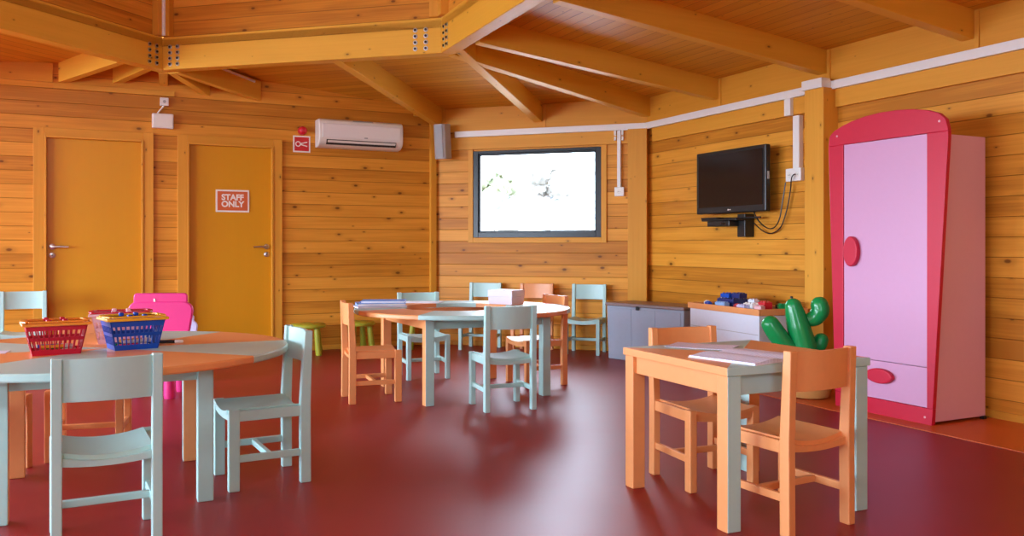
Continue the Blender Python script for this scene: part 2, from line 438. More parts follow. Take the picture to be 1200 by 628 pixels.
# posts of the drum at the ring corners
for P, (d1, d2) in ((V1, (rl, dA)), (V2, (dA * -1, rr))):
    for dd, sgn in ((d1, 1), (d2, 1)):
        nn = Vector((dd.y, -dd.x, 0))
        if nn.dot(ctr - P) < 0: nn = -nn
        mb = MB(); c0 = P; pts = [z(c0 - nn * .03, 2.868), z(c0 + dd * .09 - nn * .03, 2.868), z(c0 + dd * .09 + nn * .035, 2.868), z(c0 + nn * .035, 2.868)]
        mb.hexa(pts + [(x, y, 3.74) for x, y, h in pts], grain=(0, 0, 1)); struct(mb.build('trim_post', M['trim'], None, .003))
# rafters
def rafter(P, Q, zP, zQ, w=.085, hgt=.24):
    return struct(beam_mesh(P, Q, zP, zQ, w, hgt))
nail = MB()
def batten(P, d, n, zb, zt, s=.03):
    pts = [z(P, zb), z(P + d * s, zb), z(P + d * s + n * s, zb), z(P + n * s, zb)]
    nail.hexa(pts + [(x, y, zt) for x, y, h in pts], grain=(0, 0, 1))
for s_ in (.05, 1.16):
    P = A + wd * s_ - wn * .05; rafter(P, P + wn * 2.2, 2.305, 2.305 + .127 * 2.2)
    batten(A + wd * (s_ + .05), wd, wn, 2.26, 2.49)
dh = (V2 - B).normalized(); rafter(B - dh * .05, V2 - dh * .0 + (B - V2).normalized() * .1, 2.305, 2.575, .09)
for s_ in (1.03, 2.25, 3.43, 4.63, 5.83):
    P = B + td * s_ - tn * .05; rafter(P, P + tn * 2.34, 2.315, 2.315 + .112 * 2.34)
    batten(B + td * (s_ + .05), td, tn, 2.26, 2.49)
struct(nail.build('trim_1', M['trim']))
fan = [((-3.983, 7.587), 2.497), ((-3.593, 7.777), 2.525), ((-3.243, 7.949), 2.535), ((-2.919, 8.108), 2.475), ((-2.495, 8.316), 2.462)]
for (xy, zb) in fan:
    Q = Vector((*xy, 0)); st = V1 + (Q - V1).normalized() * .13
    if xy[0] < -3.9: st = Vector((-3.28, 7.16, 0))
    elif xy[0] < -3.5: st = Vector((-3.17, 7.43, 0))
    d = (Q - st).normalized()
    rafter(Q + d * .03, st, zb, 2.578, .075, .19)
rafter(Vector((-5.06, 7.055, 0)), V1 + rl * 1.9 + Vector((-.12, .04, 0)), 2.37, 2.578, .085, .2)

# ------------------------------------------------------------------ boards, posts and trunking of the walls
def board(P, d, n, u0, u1, z0, z1, th, name, mat='trim', off=0.0, bev=.003):
    a = P + d * u0 + n * off; c = P + d * u1 + n * off
    pts = [z(a, z0), z(c, z0), z(c + n * th, z0), z(a + n * th, z0)]
    mb = MB(); mb.hexa(pts + [(x, y, z1) for x, y, h in pts], grain=d if (u1 - u0) > (z1 - z0) else (0, 0, 1))
    o = mb.build(name, M[mat], None, bev); return struct(o)
LW = (B - A).length
board(A, wd, wn, .0, LW, 2.25, 2.50, .022, 'trim_2'); board(B, td, tn, .0, 6.4, 2.25, 2.50, .022, 'trim_3')
board(A, wd, wn, .0, LW - .19, 2.06, 2.192, .03, 'trim_4'); board(B, td, tn, .1, 2.197, 2.06, 2.192, .03, 'trim_5'); board(B, td, tn, 2.38, 6.4, 2.06, 2.192, .03, 'trim_6')
board(A, wd, wn, LW - .187, LW, 0, 2.192, .10, 'trim_corner_post', 'trim')
board(B, td, tn, 2.197, 2.38, 0, 2.20, .145, 'trim_wall_post', 'trim')
uA = (A - H).length
board(H, ld_HA, ln, uA - .068, uA - .004, 0, 2.42, .05, 'trim_edge_post', 'trim')
board(H, ld_HA, ln, uA - .25, uA - .0, 2.42, 2.46, .05, 'trim_7', 'trim')
# skirting along the wall with the doors and the others
def skirt(P, d, n, u0, u1, name): board(P, d, n, u0, u1, 0.0, .05, .015, name, 'trim')
skirt(H, ld_HA, ln, D2[1] + .1, uA - .07, 'baseboard_doors'); skirt(A, wd, wn, .0, LW - .19, 'baseboard_back'); skirt(B, td, tn, 2.38, 6.4, 'baseboard_right')
# door casings and doors
n_tr = 8
board(H, ld_HA, ln, .02, lu(-1.0617), 2.49, 2.66, .022, 'trim_30'); board(H, ld_HA, ln, lu(-1.0617), lu(-.62), 2.44, 2.488, .02, 'trim_31')
for (u0, u1) in (D1, D2):
    for (a, b_, z0, z1) in ((u0 - .085, u0, 0, DH + .07), (u1, u1 + .085, 0, DH + .07), (u0, u1, DH, DH + .07)):
        board(H, ld_HA, ln, a, b_, z0, z1, .028, 'trim_%d' % n_tr); n_tr += 1
def lever(door, T, sgn):
    mb = MB()
    mb.lathe([(.026, 0), (.026, .008), (.023, .010)], 20, T @ Vector((0, 0, 0)), 0, True, T.to_3x3())
    pts = [T @ Vector((0, 0, .005)), T @ Vector((0, 0, .045)), T @ Vector((sgn * .02, 0, .052)), T @ Vector((sgn * .06, 0, .052)), T @ Vector((sgn * .13, -.002, .050))]
    mb.tube(pts, [.010, .010, .010, .009, .008], 10)
    mb.build('door_handle', M['steel'], door, 0, True)
    mb = MB(); q = T @ Vector((0, -.075, 0))
    mb.lathe([(.026, 0), (.026, .007), (.023, .009)], 20, q, 0, True, T.to_3x3())
    mb.lathe([(.007, .009), (.007, .0105)], 10, q, 1, True, T.to_3x3())
    mb.build('keyhole_plate', [M['steel'], M['darkhole']], door, 0, True)
for i, (u0, u1) in enumerate((D1, D2)):
    a = H + ld_HA * (u0 + .004) - ln * .055; c = H + ld_HA * (u1 - .004) - ln * .055
    pts = [z(a, .0005), z(c, .0005), z(c + ln * .04, .0005), z(a + ln * .04, .0005)]
    mb = MB(); mb.hexa(pts + [(x, y, DH - .004) for x, y, h in pts], grain=(0, 0, 1))
    o = mb.build('door_%d' % (i + 1), M['door'], None, .002); struct(o)
    # stop strips of the jamb
    for (a, b_, z0, z1) in ((u0, u0 + .018, 0, DH), (u1 - .018, u1, 0, DH), (u0 + .018, u1 - .018, DH - .018, DH)):
        board(H, ld_HA, ln, a, b_, z0, z1, .05, 'trim_%d' % n_tr, 'trim', -.012); n_tr += 1
    uh = u0 + .06 if i == 0 else u1 - .06
    T = frame(z(H + ld_HA * uh - ln * .015, 1.04), ld_HA, ln)
    lever(o, T, 1 if i == 0 else -1)
# window: frame, pane, casing
wo = bpy.data.objects.new('window_1', None); COL.objects.link(wo); struct(wo)
u0, u1, z0, z1 = WIN
def bar(mb, a, b_, c, e, o0, o1, P=A, d=wd, n=wn, mat=0):
    p = P + d * a; q = P + d * b_
    pts = [z(p + n * o0, c), z(q + n * o0, c), z(q + n * o1, c), z(p + n * o1, c)]
    mb.hexa(pts + [(x, y, e) for x, y, h in pts], mat)
mb = MB(); fw = .055
for a, b_, c, e in ((u0, u0 + fw, z0, z1), (u1 - fw, u1, z0, z1), (u0 + fw, u1 - fw, z0, z0 + fw), (u0 + fw, u1 - fw, z1 - .03, z1)): bar(mb, a, b_, c, e, -.045, .012)
mb.build('window_frame', M['darkalu'], wo, .003)
mb = MB(); 
for a, b_, c, e in ((u0 + fw, u0 + fw + .02, z0 + fw, z1 - .03), (u1 - fw - .02, u1 - fw, z0 + fw, z1 - .03), (u0 + fw, u1 - fw, z0 + fw, z0 + fw + .02), (u0 + fw, u1 - fw, z1 - .05, z1 - .03)): bar(mb, a, b_, c, e, -.045, -.01)
mb.build('window_sash', M['darkalu'], wo, .002)
mb = MB(); bar(mb, u0 + .06, u1 - .06, z0 + .06, z1 - .035, -.034, -.028); mb.build('window_pane', M['glass'], wo)
for a, b_, c, e in ((u0 - .055, u0, z0 - .055, 2.06), (u1, u1 + .055, z0 - .055, 2.06), (u0, u1, z0 - .055, z0)):
    board(A, wd, wn, a, b_, c, e, .02, 'trim_%d' % n_tr); n_tr += 1
# white trunking
def trunk(name, segs, label):
    r = thing(name, label, 'cable trunking'); 
    for nm, (P, d, n, a, b_, c, e, o0, o1) in segs:
        mb = MB(); bar(mb, a, b_, c, e, o0, o1, P, d, n); mb.build(nm, M['white'], r, .003)
    return r
TR = (2.19, 2.252)
trunk('cable_trunking', [('trunking_run', (A, wd, wn, .25, LW - .01, *TR, .022, .062)), ('trunking_run', (B, td, tn, .03, 6.3, *TR, .022, .062)),
      ('trunking_run', (B, td, tn, 2.17, 2.365, TR[0] + .012, TR[1] + .02, .062, .15)), ('joint_cover', (B, td, tn, 2.35, 2.372, TR[0] + .008, TR[1] + .006, .062, .156))],
      'long white cable trunking running above the window and along the right wall')
trunk('cable_trunking', [('trunking_run', (A, wd, wn, 1.985, 2.02, 1.63, 2.19, .0, .05)), ('cable_clamp', (A, wd, wn, 1.955, 1.975, 2.14, 2.19, .03, .06)), ('cable_clamp', (A, wd, wn, 2.03, 2.05, 2.14, 2.19, .03, .06)), ('cable_clamp', (A, wd, wn, 1.955, 1.975, 2.09, 2.13, .03, .06)), ('cable_clamp', (A, wd, wn, 2.03, 2.05, 2.09, 2.13, .03, .06))],
      'thin white vertical trunking drop to the right of the window')
trunk('cable_trunking', [('trunking_run', (B, td, tn, 1.902, 1.968, 2.056, 2.19, .03, .065)), ('trunking_run', (B, td, tn, 1.974, 2.04, 1.645, 2.05, .0, .045))],
      'white vertical trunking drop beside the wall post right of the screen')
def socket(P, d, n, u, zc, w, h, count, label):
    r = thing('wall_socket', label, 'socket', z(P + d * u, zc))
    T0 = frame((0, 0, 0), d, n); R = T0.to_3x3()
    mb = MB(); mb.box(R @ Vector((0, 0, .02)), (w, h, .04), 0, R); mb.build('face_plate', M['white'], r, .004)
    for k in range(count):
        x = (k - (count - 1) / 2) * (w / count)
        mb = MB(); mb.lathe([(.022, .040), (.022, .042), (.018, .0405)], 20, R @ Vector((x, 0, 0)), 0, True, R)
        for dx in (-.008, .008): mb.lathe([(.003, .0395), (.003, .0425)], 8, R @ Vector((x + dx, 0, 0)), 1, True, R)
        mb.build('outlet', [M['offwhite'], M['darkhole']], r, 0, True)
    return r
socket(A, wd, wn, 2.003, 1.585, .095, .09, 1, 'single white wall socket at the end of the thin trunking right of the window')
socket(B, td, tn, 1.973, 1.597, .16, .10, 2, 'double white wall socket beside the post, fed from the trunking above')

# ------------------------------------------------------------------ things on the walls
def onL(u, zc, off=0.0): q = H + ld_HA * u + ln * off; return (q.x, q.y, zc)
LT = lambda: frame((0, 0, 0), ld_HA, ln)
RL = LT().to_3x3()
def text_mesh(body, size, name, mat, parent, T, bold=0.0, extrude=.0008):
    cu = bpy.data.curves.new('lettering', 'FONT'); cu.body = body; cu.size = size; cu.align_x = 'CENTER'; cu.align_y = 'CENTER'
    cu.extrude = extrude; cu.offset = bold; cu.space_line = 0.85
    to = bpy.data.objects.new('lettering_source', cu); COL.objects.link(to)
    dg = bpy.context.evaluated_depsgraph_get(); me = bpy.data.meshes.new_from_object(to.evaluated_get(dg))
    bpy.data.objects.remove(to); me.transform(T); me.materials.clear(); me.materials.append(mat)
    o = bpy.data.objects.new(name, me); COL.objects.link(o); o.parent = parent; return o
# STAFF ONLY sign on the second door
sg = thing('door_sign', 'orange door sign with white border reading STAFF ONLY', 'sign', onL(lu(-.39), 1.48, -.014))
mb = MB(); mb.box(RL @ Vector((0, 0, .003)), (.31, .215, .006), 0, RL); mb.build('border', M['signwhite'], sg, .002)
mb = MB(); mb.box(RL @ Vector((0, 0, .0068)), (.278, .183, .0016), 0, RL); mb.build('sign_face', M['signorange'], sg)
T = LT(); T.translation = RL @ Vector((0, 0, .0084)); text_mesh('STAFF\nONLY', .077, 'lettering', M['signwhite'], sg, T, .0028)
# emergency light with junction box
em = thing('emergency_light', 'white square emergency light box above the wall between the two doors', 'light', onL(lu(-.666), 2.204))
mb = MB(); mb.box(RL @ Vector((0, 0, .028)), (.185, .135, .056), 0, RL); mb.build('housing', M['white'], em, .008)
mb = MB(); mb.box(RL @ Vector((0, 0, .058)), (.165, .115, .006), 0, RL); mb.build('diffuser', M['offwhite'], em, .002)
jb = thing('junction_box', 'small white junction box with a short cable above the emergency light', 'electrical box', onL(lu(-.660), 2.385))
mb = MB(); mb.box(RL @ Vector((0, 0, .022)), (.075, .075, .044), 0, RL); mb.build('housing', M['white'], jb, .005)
mb = MB(); mb.lathe([(.014, .043), (.014, .047), (.010, .048)], 16, (0, 0, 0), 0, True, RL); mb.build('knockout', M['greyplastic'], jb)
mb = MB(); mb.tube([RL @ Vector(p) for p in ((-.005, -.036, .02), (-.012, -.05, .02), (-.045, -.09, .02), (-.062, -.118, .02))], .007); mb.build('cable', M['white'], jb, 0, True)
# red alarm sounder and its sign
al = thing('fire_alarm', 'round red fire alarm sounder above the red pictogram sign', 'alarm', onL(lu(-.098), 2.195))
mb = MB(); mb.lathe([(.044, 0), (.044, .012)], 24, (0, 0, 0), 0, True, RL); mb.build('base', M['signred'], al)
mb = MB(); mb.lathe([(.042, .012), (.042, .03), (.036, .05), (.022, .062), (.006, .066)], 24, (0, 0, 0), 0, True, RL); mb.build('dome', M['red'], al, 0, True)
fs = thing('fire_alarm_sign', 'square red pictogram sign with white border below the alarm sounder', 'sign', onL(lu(-.1), 2.062))
mb = MB(); mb.box(RL @ Vector((0, 0, .002)), (.17, .165, .004), 0, RL); mb.build('border', M['signwhite'], fs)
mb = MB(); mb.box(RL @ Vector((0, 0, .0046)), (.142, .137, .0016), 0, RL); mb.build('sign_face', M['signred'], fs)
mb = MB(); T = LT(); T.translation = RL @ Vector((0, 0, .0052))
circ = lambda cx, cy, r, n=20: [(cx + r * math.cos(2 * PI * k / n), cy + r * math.sin(2 * PI * k / n)) for k in range(n)]
for k in range(12):   # bell ring, then horn
    a0, a1 = 2 * PI * k / 12, 2 * PI * (k + 1) / 12
    mb.prism([(-.036 + r * math.cos(a), r * math.sin(a)) for r, a in ((.018, a0), (.028, a0), (.028, a1), (.018, a1))], 0, .001, T)
mb.prism([(-.01, -.010), (.055, -.026), (.055, -.016), (.0, -.002)], 0, .001, T); mb.prism([(-.01, .010), (.0, .002), (.055, .016), (.055, .026)], 0, .001, T)
mb.prism([(-.01, -.010), (.0, -.002), (.0, .002), (-.01, .010)], 0, .001, T)
mb.build('pictogram', M['signwhite'], fs)
# air conditioner
u_ac = (lu(-.0267) + lu(.357)) / 2 - .035
ac = thing('air_conditioner', 'white wall mounted air conditioner left of the window corner', 'air conditioner', onL(u_ac, 2.03))
prof = [(0, .28), (.13, .28), (.165, .262), (.18, .22), (.182, .09), (.165, .045), (.10, .008), (0, .0)]
mb = MB(); T = frame((0, 0, 0), ln, ld_HA)      # local x = out of wall, local z = along wall, local y = z.cross(x)
up = T.to_3x3() @ Vector((0, 1, 0)); sg_ = 1 if up.z > 0 else -1
mb.prism([(x, y * sg_) for x, y in prof], -.435, .435, T); mb.build('body', M['offwhite'], ac, .012, True, 3)
mb = MB(); mb.prism([(x, y * sg_) for x, y in ((.178, .235), (.187, .225), (.189, .10), (.182, .088))], -.40, .40, T); mb.build('front_panel', M['white'], ac, .002)
mb = MB(); mb.prism([(x, y * sg_) for x, y in ((.150, .026), (.172, .050), (.178, .075), (.168, .075), (.150, .045))], -.36, .36, T); mb.build('air_outlet', M['darkhole'], ac)
mb = MB(); mb.prism([(x, y * sg_) for x, y in ((.174, .044), (.186, .060), (.184, .066), (.170, .050))], -.35, .35, T); mb.build('louvre', M['offwhite'], ac)
mb = MB(); mb.prism([(x, y * sg_) for x, y in ((.184, .094), (.1905, .098), (.1905, .108), (.184, .112))], .02, .055, T); mb.build('badge', M['greyplastic'], ac)
mb = MB(); mb.prism([(x, y * sg_) for x, y in ((.15, .272), (.168, .263), (.168, .266), (.15, .276))], -.09, .12, T); mb.build('top_slot', M['greyplastic'], ac)
# loudspeaker in the corner
sp = thing('loudspeaker', 'grey wall loudspeaker in the corner left of the window', 'loudspeaker', z(A + wd * .15 + wn * .10, 2.145))
Rs = Matrix.Rotation(math.atan2(wd.y, wd.x), 3, 'Z') @ Matrix.Rotation(.12, 3, 'X')
mb = MB(); mb.prism([(-.08, .0), (.08, .0), (.062, -.115), (.04, -.135), (-.04, -.135), (-.062, -.115)], -.18, .18, Matrix.Translation((0, -.028, 0)) @ (Rs @ Matrix.Identity(3)).to_4x4()); mb.build('cabinet', M['greyplastic'], sp, .008)
mb = MB(); mb.prism([(-.058, -.114), (.058, -.114), (.038, -.139), (-.038, -.139)], -.165, .165, Matrix.Translation((0, -.028, 0)) @ Rs.to_4x4()); mb.build('grille', paint('speaker mesh', (.36, .36, .36), .6, .2, .3, scale=300), sp, .003)
mb = MB(); mb.box(wn * -.03 + Vector((0, 0, .03)), (.05, .085, .06), 0, Matrix.Rotation(math.atan2(wd.y, wd.x), 3, 'Z')); mb.build('bracket', M['white'], sp, .004)
# television
tv_c = B + td * 1.42 + tn * .15
u_tv = 1.17
rz_t = math.atan2(td.y, td.x)
tv = thing('television', 'black flat screen television hung on the right wall', 'television', z(B + td * 1.375, 1.585), rz_t)
# local: x along wall towards the camera, -y out of the wall
mb = MB(); mb.box((0, -.135, 0), (.86, .05, .53)); mb.build('cabinet', M['black'], tv, .010)
mb = MB(); mb.box((0, -.1615, .012), (.79, .004, .445)); mb.build('screen', M['screen'], tv)
mb = MB(); mb.box((0, -.095, 0), (.55, .04, .36)); mb.build('rear_housing', M['black'], tv, .015)
mb = MB(); mb.box((0, -.05, -.02), (.2, .10, .2)); mb.build('wall_mount', M['black'], tv, .004)
mb = MB(); mb.lathe([(.007, 0), (.007, .002)], 16, (-.012, -.1605, -.238), 0, True, Matrix.Rotation(PI / 2, 3, 'X')); mb.box((.010, -.1615, -.238), (.018, .002, .008)); mb.build('logo', M['signwhite'], tv)
mb = MB(); mb.box((.4315, -.135, .02), (.003, .02, .06)); mb.build('button_panel', M['greyplastic'], tv)
# bracket shelf under the screen
ts = thing('wall_bracket', 'black wall bracket with small shelf below the television', 'bracket', z(B + td * 1.37, 1.235), rz_t)
mb = MB(); mb.box((.08, -.05, -.02), (.095, .10, .19)); mb.build('wall_plate', M['black'], ts, .005)
mb = MB(); mb.box((-.08, -.12, .03), (.44, .17, .018)); mb.box((-.22, -.12, .045), (.2, .15, .014)); mb.build('shelf', M['black'], ts, .004)
mb = MB(); mb.box((.0, -.10, .042), (.62, .022, .014)); mb.build('shelf_bar', M['black'], ts, .003)
st = thing('set_top_box', 'flat black box held under the bracket shelf below the television', 'set top box', z(B + td * 1.37, 1.24), rz_t)
mb = MB(); mb.box((-.09, -.125, -.008), (.28, .15, .046)); mb.build('case', M['black'], st, .005)
mb = MB(); mb.box((-.02, -.2008, -.008), (.05, .002, .012)); mb.build('display', M['screen'], st)
# cables from the screen to the socket
def cable(label, pts, r=.005):
    mb = MB(); P = []
    pts = [Vector(p) for p in pts]
    for i in range(len(pts) - 1):
        p0, p1, p2, p3 = pts[max(i - 1, 0)], pts[i], pts[i + 1], pts[min(i + 2, len(pts) - 1)]
        for k in range(8):
            t = k / 8; P.append(.5 * ((2 * p1) + (p2 - p0) * t + (2 * p0 - 5 * p1 + 4 * p2 - p3) * t * t + (3 * p1 - p0 - 3 * p2 + p3) * t ** 3))
    P.append(pts[-1]); mb.tube(P, r, 6)
    return tag(mb.build('power_cable', M['black'], None, 0, True), label, 'cable')
def onT(u, zc, off): q = B + td * u + tn * off; return (q.x, q.y, zc)
cable('black cable in the larger loop hanging from the bracket to the double socket', [onT(1.56, 1.235, .06), onT(1.60, 1.19, .04), onT(1.67, 1.152, .03), onT(1.74, 1.15, .025), onT(1.83, 1.20, .025), onT(1.90, 1.34, .03), onT(1.945, 1.48, .04), onT(1.985, 1.575, .065), onT(2.005, 1.60, .05)])
cable('black cable in the smaller loop hanging from the television to the double socket', [onT(1.58, 1.34, .09), onT(1.64, 1.25, .085), onT(1.73, 1.19, .08), onT(1.81, 1.19, .08), onT(1.87, 1.26, .08), onT(1.905, 1.40, .08), onT(1.925, 1.54, .07)])
# ceiling conduits
mb = MB(); mb.tube([(-2.62, 8.215, 2.665), (-2.50, 8.285, 2.64)], .001)
mb = MB(); q = V1 + (unit(.62, -1)) * .055; mb.tube([z(q, 2.87), z(q, 3.72)], .016, 10); tag(mb.build('conduit', M['white'], None, 0, True), 'white vertical conduit up the drum post above the beam joint at upper left', 'conduit')
f5 = Vector((-2.495, 8.316, 0)); d5 = (f5 - V1).normalized(); s5 = Vector((d5.y, -d5.x, 0))
p_a = V1 + d5 * .45 + s5 * .052; p_b = f5 - d5 * .06 + s5 * .052
mb = MB(); mb.tube([z(p_a, 2.715), z(p_b, 2.635)], .012, 10); tag(mb.build('conduit', M['white'], None, 0, True), 'short white conduit along the rafter above the second door', 'conduit')

# ------------------------------------------------------------------ chairs
def make_chair(label, mat, loc, rz, group):
    """front is local -y"""
    r = thing('chair', label, 'chair', loc, rz, group)
    lx, ly, lw, lh = .156, .153, .034, .046
    for s in (-1, 1):
        mb = MB(); x = s * lx
        mb.hexa([(x - lw / 2, -ly - lh / 2, 0), (x + lw / 2, -ly - lh / 2, 0), (x + lw / 2, -ly + lh / 2, 0), (x - lw / 2, -ly + lh / 2, 0),
                 (x - lw / 2, -ly - lh / 2, .347), (x + lw / 2, -ly - lh / 2, .347), (x + lw / 2, -ly + lh / 2, .347), (x - lw / 2, -ly + lh / 2, .347)])
        mb.build('leg', mat, r, .004)
        mb = MB()   # rear leg runs up to carry the backrest, tapering and leaning back
        prof = [(-.022, .024, 0), (-.023, .023, .18), (-.024, .022, .34), (-.014, .027, .52), (-.004, .031, .668)]
        rings = [[(x - lw / 2, ly + a, h), (x + lw / 2, ly + a, h), (x + lw / 2, ly + b, h), (x - lw / 2, ly + b, h)] for a, b, h in prof]
        mb.ring_loft(rings); mb.build('rear_leg', mat, r, .004)
        mb = MB(); mb.box((x, 0, .318), (.022, 2 * ly - lh + .004, .046)); mb.build('seat_rail', mat, r, .003)
        mb = MB(); mb.box((x, 0, .135), (.018, 2 * ly - lh + .004, .030)); mb.build('stretcher', mat, r, .003)
    mb = MB(); mb.box((0, .0, .135), (2 * lx - .016, .022, .026)); mb.build('stretcher', mat, r, .003)
    # saddle seat: board sagging in the middle with curved front and rear rails
    nx, ny = 10, 6; mb = MB(); top = []; bot = []
    for j in range(ny + 1):
        y = -.178 + (.178 + .140) * j / ny
        for i in range(nx + 1):
            x = -.1445 + .289 * i / nx
            sag = .020 * (1 - (x / .1445) ** 2)
            top.append((x, y, .347 - sag)); bot.append((x, y, .330 - sag))
    a = mb.add(top); b = mb.add(bot); W = nx + 1
    for j in range(ny):
        for i in range(nx):
            k = j * W + i; mb.face([a + k, a + k + 1, a + k + W + 1, a + k + W]); mb.face([b + k, b + k + W, b + k + W + 1, b + k + 1])
    for i in range(nx):
        mb.face([a + i, b + i, b + i + 1, a + i + 1]); k = ny * W + i; mb.face([a + k, a + k + 1, b + k + 1, b + k])
    for j in range(ny):
        k = j * W; mb.face([a + k, a + k + W, b + k + W, b + k]); k += nx; mb.face([a + k, b + k, b + k + W, a + k + W])
    mb.build('seat', mat, r, 0, True)
    for y in (-.163, .150):
        mb = MB(); n = 10; rings = []
        for i in range(n + 1):
            x = -.1395 + .279 * i / n; sag = .020 * (1 - (x / .1445) ** 2); tp = .331 - sag; bt = .302 - .5 * sag
            rings.append([(x, y - .009, bt), (x, y + .009, bt), (x, y + .009, tp), (x, y - .009, tp)])
        mb.ring_loft(rings); mb.build('seat_rail', mat, r, 0)
    # backrest: board bent backwards between the posts
    mb = MB(); n = 14; rings = []
    for i in range(n + 1):
        x = -.1395 + .279 * i / n; bow = .022 * (1 - (x / .1395) ** 2)
        y0 = ly + .004 + bow
        rings.append([(x, y0 - .006, .518), (x, y0 + .009, .518), (x, y0 + .016, .664), (x, y0 + .001, .664)])
    mb.ring_loft(rings); mb.build('backrest', mat, r, .002, True)
    return r
deg = math.radians
def face(fx, fy): return math.atan2(fx, -fy)
gL, gM, gR, gW = 'chairs around the left round table', 'chairs around the middle round table', 'chairs at the square table', 'chairs against the back wall'
cb = make_chair('pale blue chair in the left foreground, seen from behind at the round table', M['blue'], (-1.46, 3.06, 0), face(-.485, .875), gL)
co = make_chair('orange chair in the right foreground, seen from behind at the square table', M['orange'], (1.05, 3.27, 0), face(-.485, .875), gR)
bl, og = cb, co
dup(bl, (-1.127, 3.838, 0), face(-.869, -.494), 'pale blue chair turned sideways at the right edge of the left round table', gL)
dup(bl, (-4.02, 7.00, 0), face(.44, -.9), 'pale blue chair against the wall left of the closed left door, at the left edge', gW)
dup(og, (-2.475, 3.905, 0), face(.97, -.22), 'orange chair mostly cut off at the left edge, at the left round table', gL)
dup(og, (-2.13, 4.31, 0), face(.296, -.955), 'orange chair behind the baskets on the far side of the left round table', gL)
dup(og, (-.963, 5.83, 0), face(.94, .343), 'orange chair seen sideways at the left side of the middle round table', gM)
dup(bl, (-.064, 5.552, 0), face(-.337, .94), 'pale blue chair seen from behind in front of the middle round table', gM)
dup(og, (.185, 6.51, 0), face(-.896, -.444), 'orange chair tucked under the right side of the middle round table', gM)
dup(bl, (-.71, 6.83, 0), face(.353, -.936), 'pale blue chair at the far side of the middle table, behind the blue folders', gM)
dup(bl, (-.323, 8.70, 0), face(-.3, -.954), 'pale blue chair against the back wall under the window, behind the white box', gW)
dup(og, (.202, 8.50, 0), face(-.3, -.954), 'orange chair against the back wall below the window, between two pale blue ones', gW)
dup(bl, (.72, 8.34, 0), face(-.3, -.954), 'pale blue chair against the back wall beside the grey chest', gW)
dup(og, (.8515, 3.815, 0), face(.346, -.938), 'orange chair on the far side of the square table, facing the camera', gR)

# ------------------------------------------------------------------ tables
def table_legs(r, q, zt, lw=.062):
    O_, B_ = 1, 0
    # local: front and right sides pale blue, left and back sides orange
    cols = {(-1, -1): (O_, B_), (1, -1): (B_, B_), (1, 1): (B_, O_), (-1, 1): (O_, O_)}
    for (sx, sy), (mx, my) in cols.items():
        mb = MB(); mb.box((sx * q, sy * q, zt / 2), (lw, lw, zt), {0: my, 1: my, 2: my, 4: my, 3: mx, 5: mx}, grain=(0, 0, 1))
        mb.build('leg', [M['blue'], M['orange']], r, .004)
    a = q - lw / 2; h = .075
    for (c, d, m) in (((0, -q - .004, zt - h / 2), (2 * a, .022, h), 'blue'), ((q + .004, 0, zt - h / 2), (.022, 2 * a, h), 'blue'), ((0, q + .004, zt - h / 2), (2 * a, .022, h), 'orange'), ((-q - .004, 0, zt - h / 2), (.022, 2 * a, h), 'orange')):
        mb = MB(); mb.box(c, d); mb.build('apron', M[m], r, .003)
def round_table(label, loc, rot, R, legr, hole=None, hc=(0, 0), first_orange=True):
    r = thing('round_table', label, 'table', loc, rot, 'round tables')
    zt, th = .572, .03; table_legs(r, legr / math.sqrt(2), zt)
    mb = MB(); n = 96
    rin = hole or 0.0
    prof = lambda a: [(R - .004, zt), (R, zt + .006), (R, zt + th - .006), (R - .005, zt + th)]
    for k in range(n):
        a0, a1 = 2 * PI * k / n, 2 * PI * (k + 1) / n
        # sector boundaries lie on the leg diagonals
        sec = int(((math.degrees((a0 + a1) / 2) + 45) % 360) // 45); m = 1 if (sec % 2 == 1) else 0
        if not first_orange: m = 1 - m
        def P(rad, a, h): return (rad * math.cos(a), rad * math.sin(a), h)
        def I(a, h): return (hc[0] + rin * math.cos(a), hc[1] + rin * math.sin(a), h)
        pr = prof(0)
        for (ra, ha), (rb, hb) in zip(pr, pr[1:]):
            b = mb.add([P(ra, a0, ha), P(ra, a1, ha), P(rb, a1, hb), P(rb, a0, hb)]); mb.face([b, b + 1, b + 2, b + 3], None, m)
        for (rr_, hh) in ((pr[-1][0], zt + th), (pr[0][0], zt)):
            b = mb.add([I(a0, hh), P(rr_, a0, hh), P(rr_, a1, hh)] + ([I(a1, hh)] if hole else [])); mb.face(list(range(b, b + (4 if hole else 3))), None, m)
        if hole:
            b = mb.add([I(a0, zt), I(a1, zt), I(a1, zt + th), I(a0, zt + th)]); mb.face([b, b + 1, b + 2, b + 3], None, m)
    o = mb.build('tabletop', [M['blue'], M['orange']], r)
    bm = bmesh.new(); bm.from_mesh(o.data); bmesh.ops.remove_doubles(bm, verts=bm.verts, dist=1e-5); bmesh.ops.recalc_face_normals(bm, faces=bm.faces); bm.to_mesh(o.data); bm.free()
    return r
ZT = .602
TL = Vector((-1.748, 3.682, 0)); TM = Vector((-.355, 6.17, 0)); TRc = Vector((.95, 3.545, 0))
round_table('solid round table with orange and pale blue wedges carrying the baskets', TL, deg(25.4), .755, .515)
round_table('round table with an open hole in the middle carrying blue folders and a white box', TM, deg(26.7), .775, .615, .40, (-.02, .07))
sq = thing('square_table', 'square orange and pale blue table with open papers in the right foreground', 'table', TRc, deg(24.6))
table_legs(sq, .345 - .031, .57)
mb = MB(); h_ = .352
cor = [(-h_, -h_), (h_, -h_), (h_, h_), (-h_, h_)]
